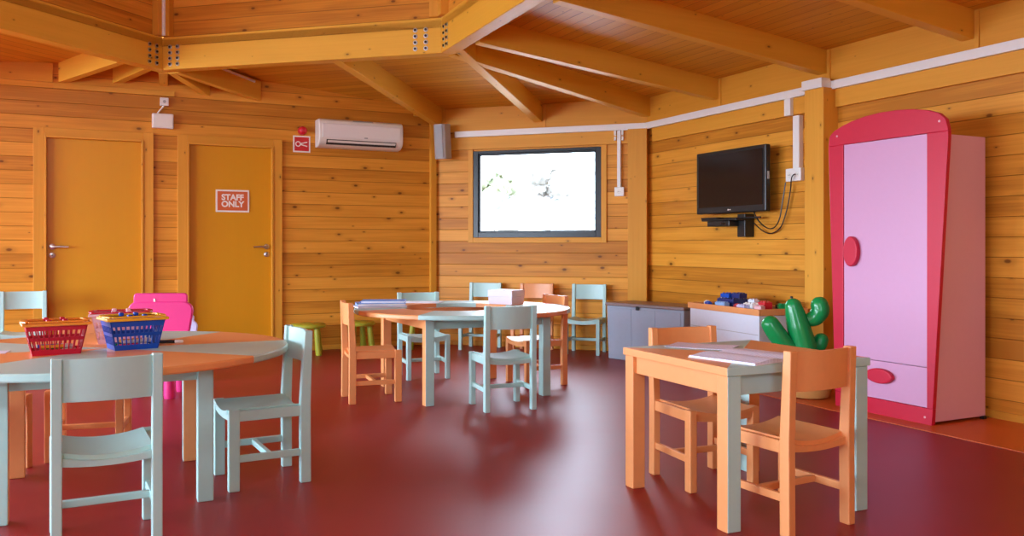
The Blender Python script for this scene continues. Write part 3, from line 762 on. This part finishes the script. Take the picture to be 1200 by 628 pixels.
for k in range(4):   # four triangles meeting in the middle
    a, c = cor[k], cor[(k + 1) % 4]; m = 0 if k % 2 == 0 else 1
    b = mb.add([(0, 0, ZT), (*a, ZT), (*c, ZT), (0, 0, .57), (*a, .57), (*c, .57)])
    mb.face([b, b + 1, b + 2], None, m); mb.face([b + 3, b + 5, b + 4], None, m); mb.face([b + 1, b + 4, b + 5, b + 2], None, m)
o = mb.build('tabletop', [M['blue'], M['orange']], sq, .003)
bm = bmesh.new(); bm.from_mesh(o.data); bmesh.ops.remove_doubles(bm, verts=bm.verts, dist=1e-5); bmesh.ops.recalc_face_normals(bm, faces=bm.faces); bm.to_mesh(o.data); bm.free()

# ------------------------------------------------------------------ baskets
def make_basket(label, loc, rz, body, rim, handle, L=.255, Wd=.19, Hh=.125):
    r = thing('basket', label, 'basket', loc, rz, 'baskets on the left round table')
    k = .77; t = .004
    def pt(x, y, h):   # x,y in -1..1 on the wall; taper towards the bottom
        s = k + (1 - k) * h / Hh; return Vector((x * L / 2 * s, y * Wd / 2 * s, h))
    mb = MB()
    b_ = [pt(-1, -1, 0), pt(1, -1, 0), pt(1, 1, 0), pt(-1, 1, 0)]
    mb.hexa(b_ + [p + Vector((0, 0, t)) for p in b_]); mb.build('base', body, r)
    mb = MB()
    def quad(c0, c1, c2, c3, n):   # thin solid strip on one wall
        off = n * t; mb.hexa([c0, c1, c1 - off, c0 - off, c3, c2, c2 - off, c3 - off])
    for (fx, n, cnt) in ((lambda s, h: pt(s, -1, h), Vector((0, -1, 0)), 11), (lambda s, h: pt(s, 1, h), Vector((0, 1, 0)), 11), (lambda s, h: pt(-1, s, h), Vector((-1, 0, 0)), 8), (lambda s, h: pt(1, s, h), Vector((1, 0, 0)), 8)):
        for (h0, h1) in ((0, .022), (.058, .072), (.100, Hh)):
            quad(fx(-1, h0), fx(1, h0), fx(1, h1), fx(-1, h1), n)
        for i in range(cnt + 1):
            s = -1 + 2 * i / cnt; e = .30 / cnt if 0 < i < cnt else .6 / cnt
            s0, s1 = max(-1, s - e), min(1, s + e)
            quad(fx(s0, .022), fx(s1, .022), fx(s1, .100), fx(s0, .100), n)
    mb.build('basket_wall', body, r)
    mb = MB(); 
    o_ = [(-L / 2 - .012, -Wd / 2 - .012), (L / 2 + .012, -Wd / 2 - .012), (L / 2 + .012, Wd / 2 + .012), (-L / 2 - .012, Wd / 2 + .012)]; i_ = [(x * .93, y * .91) for x, y in o_]
    for q in range(4):
        w = (q + 1) % 4
        mb.hexa([(*o_[q], Hh - .006), (*o_[w], Hh - .006), (*i_[w], Hh - .006), (*i_[q], Hh - .006), (*o_[q], Hh + .006), (*o_[w], Hh + .006), (*i_[w], Hh + .006), (*i_[q], Hh + .006)])
    mb.build('rim', rim, r, .003)
    for s in (-1, 1):   # carrying handles folded flat along the long rims
        mb = MB(); x0 = L / 2 + .004; y = s * (Wd / 2 - .004)
        pts = [(-x0, s * .012, Hh + .007), (-x0 * .97, y * .6, Hh + .007), (-x0 * .88, y, Hh + .007), (0, y, Hh + .007), (x0 * .88, y, Hh + .007), (x0 * .97, y * .6, Hh + .007), (x0, s * .012, Hh + .007)]
        for a, c in zip(pts, pts[1:]):
            a = Vector(a); c = Vector(c); dv = (c - a); sd = Vector((-dv.y, dv.x, 0)).normalized() * .011
            mb.hexa([a - sd, c - sd, c + sd, a + sd] + [q + Vector((0, 0, .007)) for q in (a - sd, c - sd, c + sd, a + sd)])
        mb.build('handle', handle, r, .002)
        for xx in (-.03, .03):
            mb = MB(); mb.box((xx, y * .86, Hh + .012), (.020, .022, .016)); mb.build('clip', body, r, .005)
    return r
bz = ZT + .0
make_basket('red plastic basket with orange rim, leftmost basket on the round table', (-1.872, 3.50, bz), deg(33), M['bred'], M['orangeplastic'], M['orangeplastic'], .225, .15, .125)
make_basket('blue plastic basket with yellow rim on the left round table', (-1.640, 3.69, bz), deg(38), M['bblue'], M['yellow'], M['yellow'], .225, .175, .13)
make_basket('pale pink basket with red handles behind the red and blue baskets', (-1.80, 3.93, bz), deg(24), M['bpink'], M['bpink'], M['bred'], .24, .18, .13)
def crayon(label, loc, rz, tilt, mat, group):
    r = thing('marker_pen', label, 'pen', loc, rz, group); r.rotation_euler = (0, tilt, rz)
    mb = MB(); mb.lathe([(.007, -.055), (.0075, -.05), (.0075, .03)], 10, (0, 0, 0), 0, True, Matrix.Rotation(PI / 2, 3, 'Y')); mb.build('barrel', mat, r, 0, True)
    mb = MB(); mb.lathe([(.0082, .03), (.0082, .06), (.006, .066)], 10, (0, 0, 0), 0, True, Matrix.Rotation(PI / 2, 3, 'Y')); mb.build('cap', M['white'], r, 0, True)
pc = ['red', 'yellow', 'green', 'bblue', 'black', 'orangeplastic', 'hotpink']
for i in range(5):
    a = (i * .37) % 1 - .5; c, s = math.cos(deg(33)), math.sin(deg(33)); lx_, ly_ = .008 * (i % 3 - 1), -.026 + .013 * i
    crayon('small %s marker pen lying inside the red basket' % ['red', 'yellow', 'green', 'blue', 'black', 'orange', 'pink'][i], (-1.872 + c * lx_ - s * ly_, 3.50 + s * lx_ + c * ly_, bz + .014 + .017 * (i % 2)), deg(33 + 12 * a), 0, M[pc[i]], 'pens in the red basket')
for i in range(6):
    a = (i * .43) % 1 - .5; c, s = math.cos(deg(40)), math.sin(deg(40)); lx_, ly_ = .02 * (i % 2) - .01, -.03 + .012 * i
    crayon('small %s marker pen lying inside the blue basket' % ['pink', 'white', 'red', 'yellow', 'green', 'orange'][i], (-1.640 + c * lx_ - s * ly_, 3.69 + s * lx_ + c * ly_, bz + .014 + .017 * (i % 2)), deg(40 + 12 * a), 0, M[['hotpink', 'white', 'red', 'yellow', 'green', 'orangeplastic'][i]], 'pens in the blue basket')
# loose sheet at the left edge and pencil right of the blue basket
def sheet(name, label, loc, rz, w, d, mats, curl=.0, th=.0015):
    mb = MB(); n = 8; top = []
    for j in range(3):
        for i in range(n + 1):
            x = -w / 2 + w * i / n; y = -d / 2 + d * j / 2; top.append((x, y, th + curl * (2 * i / n - 1) ** 2))
    a = mb.add(top); b = mb.add([(x, y, zz - th) for x, y, zz in top]); Wn = n + 1
    for j in range(2):
        for i in range(n):
            k = j * Wn + i; mb.face([a + k, a + k + 1, a + k + Wn + 1, a + k + Wn]); mb.face([b + k, b + k + Wn, b + k + Wn + 1, b + k + 1])
    for i in range(n):
        mb.face([a + i, b + i, b + i + 1, a + i + 1]); k = 2 * Wn + i; mb.face([a + k, a + k + 1, b + k + 1, b + k])
    for j in range(2):
        k = j * Wn; mb.face([a + k, a + k + Wn, b + k + Wn, b + k]); k += n; mb.face([a + k, b + k, b + k + Wn, a + k + Wn])
    o = mb.build(name, mats, None, 0); o.location = loc; o.rotation_euler = (0, 0, rz); return tag(o, label, 'paper')
def print_mat(name, bg, ink, sx=9, sy=60):
    m, nt, b = new_mat(name); N = NT(nt); tc = N.n('ShaderNodeTexCoord'); s = N.n('ShaderNodeSeparateXYZ'); N.l(tc.outputs['Generated'], s.inputs[0])
    no = N.n('ShaderNodeTexNoise'); no.inputs['Scale'].default_value = 1; N.l(N.xyz(N.m('MULTIPLY', s.outputs[0], 40.0), N.m('FLOOR', N.m('MULTIPLY', s.outputs[1], 22.0)), 0.0), no.inputs['Vector'])
    ln_ = N.m('LESS_THAN', N.m('FRACT', N.m('MULTIPLY', s.outputs[1], 22.0)), 0.4)
    f = N.m('MULTIPLY', ln_, N.m('MULTIPLY', N.m('GREATER_THAN', no.outputs[0], 0.48), 0.35))
    N.l(N.mix(f, bg, ink), b.inputs['Base Color']); b.inputs['Roughness'].default_value = .6; return m
M['print'] = print_mat('printed page', (.80, .82, .97), (.32, .32, .5))  # bluish window light is put into the page colour
sheet('paper_sheet', 'lilac-tinted paper corner at the left edge of the round table', (-2.165, 3.52, ZT), deg(20), .15, .10, M['print'])
crayon('dark pencil lying on the round table right of the blue basket', (-1.56, 3.87, ZT + .008), deg(10), 0, M['black'], None)

# ------------------------------------------------------------------ papers on the square table
sheet('paper_sheet', 'flat printed sheet lying on the far part of the square table', (.835, 3.745, ZT), deg(-28), .28, .19, M['print'], .002)
bk = thing('open_booklet', 'thick open booklet with white page edges lying at the near corner of the square table', 'book', (.94, 3.375, ZT), deg(38.5))
for s in (-1, 1):
    mb = MB(); n = 10; rings = []
    for i in range(n + 1):
        t = i / n; x = s * (.002 + .178 * t); h = .008 + .010 * math.sin(PI * min(1, t * 1.15)) * (1 - .5 * t)
        rings.append([(x, -.155, .001), (x, .155, .001), (x, .155, h), (x, -.155, h)])
    mb.ring_loft(rings); mb.build('page_block', [M['print']], bk, 0, True)
mb = MB(); mb.box((0, 0, .0008), (.37, .318, .0016)); mb.build('cover', M['paper'], bk)

# ------------------------------------------------------------------ middle table: folders and box
def folder(label, loc, rz, w, d, h, cover, pages, grp='folders and magazines on the middle table'):
    r = thing('folder', label, 'folder', loc, rz, grp)
    mb = MB(); mb.box((0, 0, h * .5), (w * .97, d * .97, h * .76)); mb.build('pages', pages, r)
    mb = MB(); mb.box((0, 0, h * .06), (w, d, h * .12)); mb.box((0, 0, h * .94), (w, d, h * .12)); mb.box((-w / 2 + .002, 0, h / 2), (.004, d, h)); mb.build('cover', cover, r)
fx, fy = -.96, 6.23
folder('white magazine with pink edge at the bottom of the folder pile', (fx - .01, fy - .01, ZT), deg(22), .36, .26, .012, M['mauvecard'], M['paper'])
folder('light blue booklet in the middle of the folder pile', (fx, fy, ZT + .012), deg(14), .35, .24, .018, M['bluepaper'], M['paper'])
folder('blue folder on top of the folder pile', (fx + .02, fy + .03, ZT + .030), deg(4), .32, .22, .016, M['bluecard'], M['paper'])
folder('thin white magazine at the back of the middle round table beside the blue folders', (-.70, 6.70, ZT), deg(-14), .30, .16, .006, M['paper'], M['paper'])
bx = thing('cardboard_box', 'white lidded cardboard box on the middle round table', 'box', (-.045, 6.55, ZT), deg(57))
mb = MB(); mb.box((0, 0, .03), (.17, .215, .06)); mb.build('box_body', M['mauvecard'], bx, .002)
mb = MB(); mb.box((0, 0, .082), (.178, .223, .052)); mb.build('lid', M['mauvecard'], bx, .003)

# ------------------------------------------------------------------ plastic chairs and stools
def rounded(w, h0, h1, rad, n=6, wb=None):
    wb = wb or w; pts = [(-wb / 2, h0), (wb / 2, h0)]
    for k in range(n + 1): a = PI / 2 * k / n; pts.append((w / 2 - rad + rad * math.cos(a), h1 - rad + rad * math.sin(a)))
    for k in range(n + 1): a = PI / 2 + PI / 2 * k / n; pts.append((-w / 2 + rad + rad * math.cos(a), h1 - rad + rad * math.sin(a)))
    return pts
def plastic_chair(label, mat, loc, rz, s=1.0):
    r = thing('plastic_chair', label, 'chair', loc, rz)
    TY = Matrix(((1, 0, 0, 0), (0, 0, 1, 0), (0, 1, 0, 0), (0, 0, 0, 1)))  # outline (x, z), extruded along y
    for sx in (-1, 1):
        for sy in (-1, 1):
            mb = MB(); mb.lathe([(.036 * s, 0), (.040 * s, .02 * s), (.030 * s, .27 * s)], 20)
            for v in mb.v: v.x += (sx * (.155 - .1 * (v.z - 0) * .4)) * s; v.y += sy * (.145 - .04 * v.z) * s
            mb.build('leg', mat, r, 0, True)
    mb = MB(); mb.prism([(x, y) for x, y in rounded(.40 * s, -.19 * s, .19 * s, .08 * s)], .265 * s, .305 * s); mb.build('seat', mat, r, .012 * s, True, 3)
    mb = MB(); mb.prism(rounded(.455 * s, .30 * s, .645 * s, .07 * s, 6, .36 * s), .155 * s, .195 * s, TY); mb.build('backrest', mat, r, .010 * s, True, 3)
    mb = MB(); mb.prism(rounded(.375 * s, .60 * s, .705 * s, .025 * s), .162 * s, .188 * s, TY); mb.build('back_top', mat, r, .008 * s, True, 3)
    return r
pk = plastic_chair('hot pink plastic child chair behind the baskets, in front of the left door', M['hotpink'], (-2.515, 5.98, 0), face(.1, -1))
mb = MB(); mb.box((-.04, .159, .655), (.012, .004, .022)); o = mb.build('sticker', M['signwhite'], pk); o['label'] = 'small white sticker'
plastic_chair('small pale lilac plastic chair peeping out behind the hot pink chair', M['lilac'], (-2.665, 6.70, 0), face(.1, -1), .70)
def stool(label, loc, rz, mat, first=None):
    if first: return dup(first, loc, rz, label)
    r = thing('stool', label, 'stool', loc, rz, 'stools along the wall with the doors')
    mb = MB(); mb.lathe([(.12, .255), (.165, .262), (.172, .275), (.168, .290), (.155, .298), (.0001, .300)], 32); mb.build('seat', mat, r, 0, True)
    for k in range(4):
        a = PI / 4 + PI / 2 * k; mb = MB()
        mb.lathe([(.028, 0), (.032, .015), (.026, .262)], 16)
        for v in mb.v: q = .150 - .12 * v.z; v.x += q * math.cos(a); v.y += q * math.sin(a)
        mb.build('leg', mat, r, 0, True)
    return r
s1 = stool('lime green stool by the wall right of the staff door, nearest the blue chair', (-1.97, 8.24, 0), .2, M['lime'])
stool('lime green stool by the wall below the air conditioner, behind the orange chair', (-1.53, 8.48, 0), .6, M['lime'], s1)
s3 = stool('lime green stool by the wall corner, seen through the middle table legs', (-.93, 8.72, 0), .1, M['lime'], s1)

# ------------------------------------------------------------------ grey chest and brick table
p = Vector((.884, 7.96, 0)); q = Vector((1.46, 7.25, 0)); dd = (q - p).normalized(); nn = Vector((-dd.y, dd.x, 0))
Lc = (q - p).length; dp = .37; cc = (p + q) / 2 + nn * dp / 2
ch = thing('storage_chest', 'grey plastic storage chest with brown lid beside the back wall post', 'chest', z(cc, 0), math.atan2(dd.y, dd.x))
mb = MB(); mb.hexa([(-Lc / 2 + .01, -dp / 2 + .01, 0), (Lc / 2 - .01, -dp / 2 + .01, 0), (Lc / 2 - .01, dp / 2 - .01, 0), (-Lc / 2 + .01, dp / 2 - .01, 0), (-Lc / 2, -dp / 2, .495), (Lc / 2, -dp / 2, .495), (Lc / 2, dp / 2, .495), (-Lc / 2, dp / 2, .495)])
mb.build('body', M['chest'], ch, .008)
for k in (-1, 0, 1):
    mb = MB(); w = (Lc - .06) / 3; mb.hexa([(k * w - w / 2 + .006, -dp / 2 + .006, .03), (k * w + w / 2 - .006, -dp / 2 + .006, .03), (k * w + w / 2 - .006, -dp / 2 + .014, .03), (k * w - w / 2 + .006, -dp / 2 + .014, .03), (k * w - w / 2 + .006, -dp / 2 - .004, .475), (k * w + w / 2 - .006, -dp / 2 - .004, .475), (k * w + w / 2 - .006, -dp / 2 + .008, .475), (k * w - w / 2 + .006, -dp / 2 + .008, .475)])
    mb.build('front_panel', M['chest'], ch, .003)
mb = MB(); mb.box((0, -.005, .51), (Lc + .02, dp + .02, .03)); mb.build('lid', M['chestlid'], ch, .008)
mb = MB(); mb.box((-.06, -dp / 2 - .018, .487), (.03, .012, .035)); mb.build('latch', M['black'], ch, .003)
p = Vector((1.44, 7.00, 0)); q = Vector((1.772, 6.13, 0)); dd = (q - p).normalized(); nn = Vector((-dd.y, dd.x, 0)); Lb = (q - p).length; dp = .44
cc = (p + q) / 2 + nn * dp / 2
bt = thing('play_table', 'pale grey play cabinet with orange rim and dark top covered in toy bricks', 'play table', z(cc, 0), math.atan2(dd.y, dd.x))
mb = MB(); mb.box((0, 0, .27), (Lb - .03, dp - .03, .54)); mb.build('body', M['cab'], bt, .004)
mb = MB()
for c, d in (((0, -dp / 2 + .012, .563), (Lb, .024, .046)), ((0, dp / 2 - .012, .563), (Lb, .024, .046)), ((-Lb / 2 + .012, 0, .563), (.024, dp - .048, .046)), ((Lb / 2 - .012, 0, .563), (.024, dp - .048, .046))): mb.box(c, d)
mb.build('rim', M['orange'], bt, .004)
mb = MB(); mb.box((0, 0, .557), (Lb - .048, dp - .048, .035))
mb.build('top_plate', M['plate'], bt)
for k, zz in enumerate((.13, .26, .40)):
    mb = MB(); mb.box((0, -dp / 2 + .0145, zz), (Lb - .05, .003, .004)); mb.build('panel_joint', M['greyplastic'], bt)
# toy bricks
rzb = math.atan2(dd.y, dd.x)
def brick(label, lx_, ly_, lz, w, d, h, mat, rot):
    c = cc + Vector((math.cos(rzb) * lx_ - math.sin(rzb) * ly_, math.sin(rzb) * lx_ + math.cos(rzb) * ly_, 0))
    r = thing('toy_brick', label, 'toy', z(c, .5745 + lz), rzb + rot, 'toy bricks on the play table')
    mb = MB(); mb.box((0, 0, h / 2), (w, d, h)); mb.build('block', mat, r, .002)
    nx, ny = max(1, round(w / .032)), max(1, round(d / .032)); mb = MB()
    for i in range(nx):
        for j in range(ny): mb.lathe([(.009, h - .001), (.009, h + .007)], 10, (-w / 2 + w * (i + .5) / nx, -d / 2 + d * (j + .5) / ny, 0))
    mb.build('studs', mat, r)
BR = [('white', 'white', -.36, -.10, 0, .064, .032, .022), ('blue', 'bblue', -.30, -.13, 0, .096, .032, .02), ('white', 'white', -.30, .02, 0, .06, .06, .05), ('dark', 'black', -.24, .06, 0, .05, .05, .06),
      ('dark blue', 'dblue', -.13, -.02, 0, .19, .15, .055), ('blue', 'bblue', -.17, -.03, .063, .10, .08, .03), ('dark blue', 'dblue', -.07, .0, .063, .09, .08, .035), ('pale blue', 'bluepaper', -.09, -.145, 0, .12, .05, .03), ('white', 'white', -.05, -.12, .0, .0, .0, .0),
      ('dark red', 'crimson', .03, -.08, 0, .064, .032, .02), ('dark grey', 'greyplastic', .03, .08, 0, .10, .06, .04), ('white', 'white', .14, -.03, 0, .11, .09, .035), ('pale grey', 'cab', .15, -.03, .043, .07, .05, .02), ('red', 'red', .08, -.13, 0, .09, .032, .02), ('lilac', 'lilac', .17, -.14, 0, .10, .05, .025),
      ('red', 'red', .25, .0, 0, .09, .06, .05), ('white', 'white', .26, -.1, 0, .06, .06, .04), ('red', 'red', .33, -.06, 0, .08, .07, .055), ('pale pink', 'bpink', .37, -.14, 0, .06, .05, .03), ('green', 'green', .39, .05, 0, .06, .06, .04), ('dark blue', 'dblue', .41, .13, 0, .05, .05, .06), ('black', 'black', .30, .12, 0, .10, .05, .03)]
names = ['front left corner', 'left front', 'left side behind', 'left rear', 'middle, large base', 'middle, upper left', 'middle, upper right', 'front of the big blue one', '', 'centre front', 'centre rear', 'right of centre', 'on top of a white one', 'front rim, centre right', 'front rim, right', 'right half, rear', 'right half, middle', 'right half, tallest red', 'front right corner', 'right end, middle', 'right rear corner', 'right half, rear rim']
for (cn, mk, x, y, lz, w, d, h), nm in zip(BR, names):
    if w == 0: continue
    brick('%s toy brick on play table, %s' % (cn, nm), x, y, lz, w, d, h, M[mk], random.uniform(-.4, .4) if lz == 0 and w < .15 else .1)

# ------------------------------------------------------------------ inflatable cactus
cx, cy = 2.05, 5.90
ca = thing('inflatable_cactus', 'green inflatable cactus with three arms standing beside the wardrobe', 'inflatable cactus', (cx, cy, 0), deg(-12))
mb = MB(); mb.lathe([(.10, 0), (.135, .012), (.150, .06), (.150, .12), (.135, .165), (.09, .175)], 32); mb.build('base', M['tan'], ca, 0, True)
def lump(pts, rads):
    """smooth inflated tube with round ends"""
    P = []; Rr = []; pts = [Vector(p) for p in pts]
    for i in range(len(pts) - 1):
        p0, p1, p2, p3 = pts[max(i - 1, 0)], pts[i], pts[i + 1], pts[min(i + 2, len(pts) - 1)]
        for k in range(6):
            t = k / 6; P.append(.5 * ((2 * p1) + (p2 - p0) * t + (2 * p0 - 5 * p1 + 4 * p2 - p3) * t * t + (3 * p1 - p0 - 3 * p2 + p3) * t ** 3)); Rr.append(rads[i] * (1 - t) + rads[i + 1] * t)
    P.append(pts[-1]); Rr.append(rads[-1])
    d = (P[-1] - P[-2]).normalized(); e = P[-1].copy(); re = Rr[-1]
    for k in range(1, 6): a = PI / 2 * k / 6; P.append(e + d * re * math.sin(a)); Rr.append(re * math.cos(a))
    d = (P[0] - P[1]).normalized(); e = P[0].copy(); re = Rr[0]
    for k in range(1, 6): a = PI / 2 * k / 6; P.insert(0, e + d * re * math.sin(a)); Rr.insert(0, re * math.cos(a))
    return P, Rr
for nm, pts, rads in (('stem', [(-.02, 0, .18), (-.03, 0, .34), (-.065, 0, .48), (-.10, 0, .625)], [.085, .085, .08, .058]),
                      ('arm', [(-.07, -.0, .315), (-.15, -.02, .355), (-.21, -.03, .43), (-.255, -.03, .50)], [.062, .064, .066, .062]),
                      ('arm', [(-.005, .02, .530), (.045, .02, .548), (.078, .02, .595), (.075, .02, .635)], [.045, .058, .064, .060]),
                      ('arm', [(.0, .03, .34), (.07, .05, .35), (.09, .055, .39)], [.05, .05, .05])):
    P_, R_ = lump(pts, rads); mb = MB(); mb.tube(P_, R_, 20); mb.build(nm, M['green'], ca, 0, True)
mb = MB(); mb.lathe([(.010, 0), (.010, .012), (.007, .014)], 12, (-.112, -.0, .682)); mb.build('valve', M['black'], ca)

# ------------------------------------------------------------------ wardrobe
# local x runs to the left seen from the front (away from the camera along the wall), local -y... built in a frame: w along the wall, z up, depth into the wall
wr0 = Vector((2.43, 4.94, 0)); fwd = Vector((-.44, .898, 0)).normalized(); inw = -tn     # inw: from the front into the wall
wr = thing('wardrobe', 'tall pink wardrobe with crimson frame and oval handles against the right wall', 'wardrobe', wr0)
def WT(off=0.0):   # outline (w, z) -> world offset, extruded along the depth
    T = Matrix(((fwd.x, 0, inw.x, inw.x * off), (fwd.y, 0, inw.y, inw.y * off), (0, 1, 0, 0), (0, 0, 0, 1))); return T
outer = [(0, .0), (.715, .0), (.775, 1.70)]
outer += [(.765, 1.765), (.73, 1.795), (.66, 1.822), (.582, 1.843), (.48, 1.860), (.36, 1.868), (.24, 1.866), (.13, 1.855), (.0276, 1.835), (-.045, 1.808), (-.088, 1.770), (-.103, 1.715), (-.105, 1.66)]
dw0, dw1, dz0, dz1 = .033, .651, .098, 1.70
# frame as four pieces round the opening
mb = MB()
mb.prism([(0, 0), (.715, 0), (.7185, dz0), (-.0062, dz0)], 0, .03, WT()); mb.build('plinth', M['pinkred'], wr, .003)
lerp = lambda a, b, t: a + (b - a) * t
mb = MB(); mb.prism([(-.0062, dz0), (dw0, dz0), (dw0, dz1), (-.105, dz1), (-.105, 1.66)], 0, .03, WT()); mb.build('frame_stile', M['pinkred'], wr, .003)
mb = MB(); mb.prism([(dw1, dz0), (.7185, dz0), (.775, dz1), (dw1, dz1)], 0, .03, WT()); mb.build('frame_stile', M['pinkred'], wr, .003)
mb = MB(); mb.prism([(-.105, dz1), (.775, dz1)] + outer[3:-1], 0, .03, WT()); mb.build('frame_top', M['pinkred'], wr, .003)
do = MB(); do.prism([(dw0 + .002, .338), (dw1 - .002, .338), (dw1 - .002, dz1 - .002), (dw0 + .002, dz1 - .002)], .006, .026, WT()); door_o = do.build('door', M['pink'], wr, .002)
dr = MB(); dr.prism([(dw0 + .002, dz0 + .002), (dw1 - .002, dz0 + .002), (dw1 - .002, .333), (dw0 + .002, .333)], .006, .026, WT()); draw_o = dr.build('drawer', M['pink'], wr, .002)
def oval(par, wc, zc, a, b):
    mb = MB(); mb.prism([(wc + a * math.cos(2 * PI * k / 32), zc + b * math.sin(2 * PI * k / 32)) for k in range(32)], -.028, .006, WT()); mb.build('handle', M['pinkred'], par, .008, False, 3)
oval(door_o, .573, 1.01, .058, .096); oval(draw_o, .355, .245, .098, .046)
for (w_, z_) in ((.045, .045), (.66, .045), (-.05, 1.76), (.70, 1.76)):
    mb = MB(); mb.prism([(w_ + .007 * math.cos(2 * PI * k / 12), z_ + .007 * math.sin(2 * PI * k / 12)) for k in range(12)], -.003, .0, WT()); mb.build('screw_cap', M['bpink'], wr)
mb = MB(); mb.prism([(.0, .02), (.70, .02), (.70, 1.70), (.0, 1.70)], .031, .475, WT()); mb.build('carcass', M['pinkside'], wr, .003)
mb = MB(); mb.prism([(-.012, .0), (.012, .0), (.012, .022), (-.012, .022)], .44, .47, WT()); mb.build('foot', M['black'], wr)
mb = MB(); mb.prism([(.66, .0), (.69, .0), (.69, .022), (.66, .022)], .44, .47, WT()); mb.build('foot', M['black'], wr)

# ------------------------------------------------------------------ outside: pale ground and trees seen through the window
mb = MB(); mb.box((0, 30, -.6), (120, 100, .2)); o = mb.build('ground_outside', paint('pale gravel', (.30, .29, .27), .9, .15, scale=2)); struct(o)
def tree(label, x, y, h, r, seed, mat):
    rnd = random.Random(seed); t = thing('tree', label, 'tree', (x, y, -.5))
    mb = MB(); mb.tube([(0, 0, 0), (.05, .02, h * .3), (.0, .05, h * .6), (.05, 0, h * .85)], [.09, .075, .05, .02], 8); mb.build('trunk', M['bark'], t, 0, True)
    mb = MB()
    bm = bmesh.new()
    for k in range(16):
        a, b = rnd.uniform(0, 2 * PI), rnd.uniform(-1, 1); q = rnd.random() ** .5 * r
        c = Vector((math.cos(a) * math.sqrt(1 - b * b) * q, math.sin(a) * math.sqrt(1 - b * b) * q, h * .72 + b * q * 1.3))
        g = bmesh.ops.create_icosphere(bm, subdivisions=3, radius=r * rnd.uniform(.3, .5), matrix=Matrix.Translation(c))
        for v in g['verts']: v.co += (v.co - c).normalized() * rnd.uniform(-.04, .05)
    bm.verts.index_update()
    base = mb.add([v.co for v in bm.verts])
    for f in bm.faces: mb.face([base + v.index for v in f.verts])
    bm.free()
    mb.build('foliage', mat, t, 0, True)
M['bark'] = paint('pale bark', (.35, .30, .24), .9, .2)
M['leafA'] = paint('pale green leaves', (.080, .088, .046), .7, .2); M['leafB'] = paint('grey green leaves', (.115, .105, .09), .7, .1)
tree('pale green tree outside, seen in the left half of the window', -.38, 16.5, 3.4, .55, 3, M['leafA'])
tree('grey green tree outside, seen in the middle of the window', .80, 19.5, 4.1, .5, 5, M['leafB'])

# ------------------------------------------------------------------ world, camera, view
w = bpy.data.worlds.new('World'); SC.world = w; w.use_nodes = True
bg = w.node_tree.nodes['Background']; bg.inputs[0].default_value = (.65, .81, 1.0, 1); bg.inputs[1].default_value = 25.0
cam = bpy.data.cameras.new('Camera'); co_ = bpy.data.objects.new('Camera', cam); COL.objects.link(co_); SC.camera = co_
co_.location = (0, 0, 1.04); co_.rotation_euler = (PI / 2, 0, 0)
cam.sensor_width = 36; cam.lens = 30.0; cam.shift_y = -25 / 1200; cam.clip_start = .05; cam.clip_end = 300
vs = SC.view_settings; vs.view_transform = 'Standard'; vs.look = 'None'; vs.gamma = 1; vs.use_curve_mapping = False; vs.exposure = 0.44
SC.cycles.max_bounces = 10; SC.cycles.diffuse_bounces = 6; SC.cycles.caustics_reflective = False; SC.cycles.caustics_refractive = False
SC.cycles.sample_clamp_indirect = 8.0
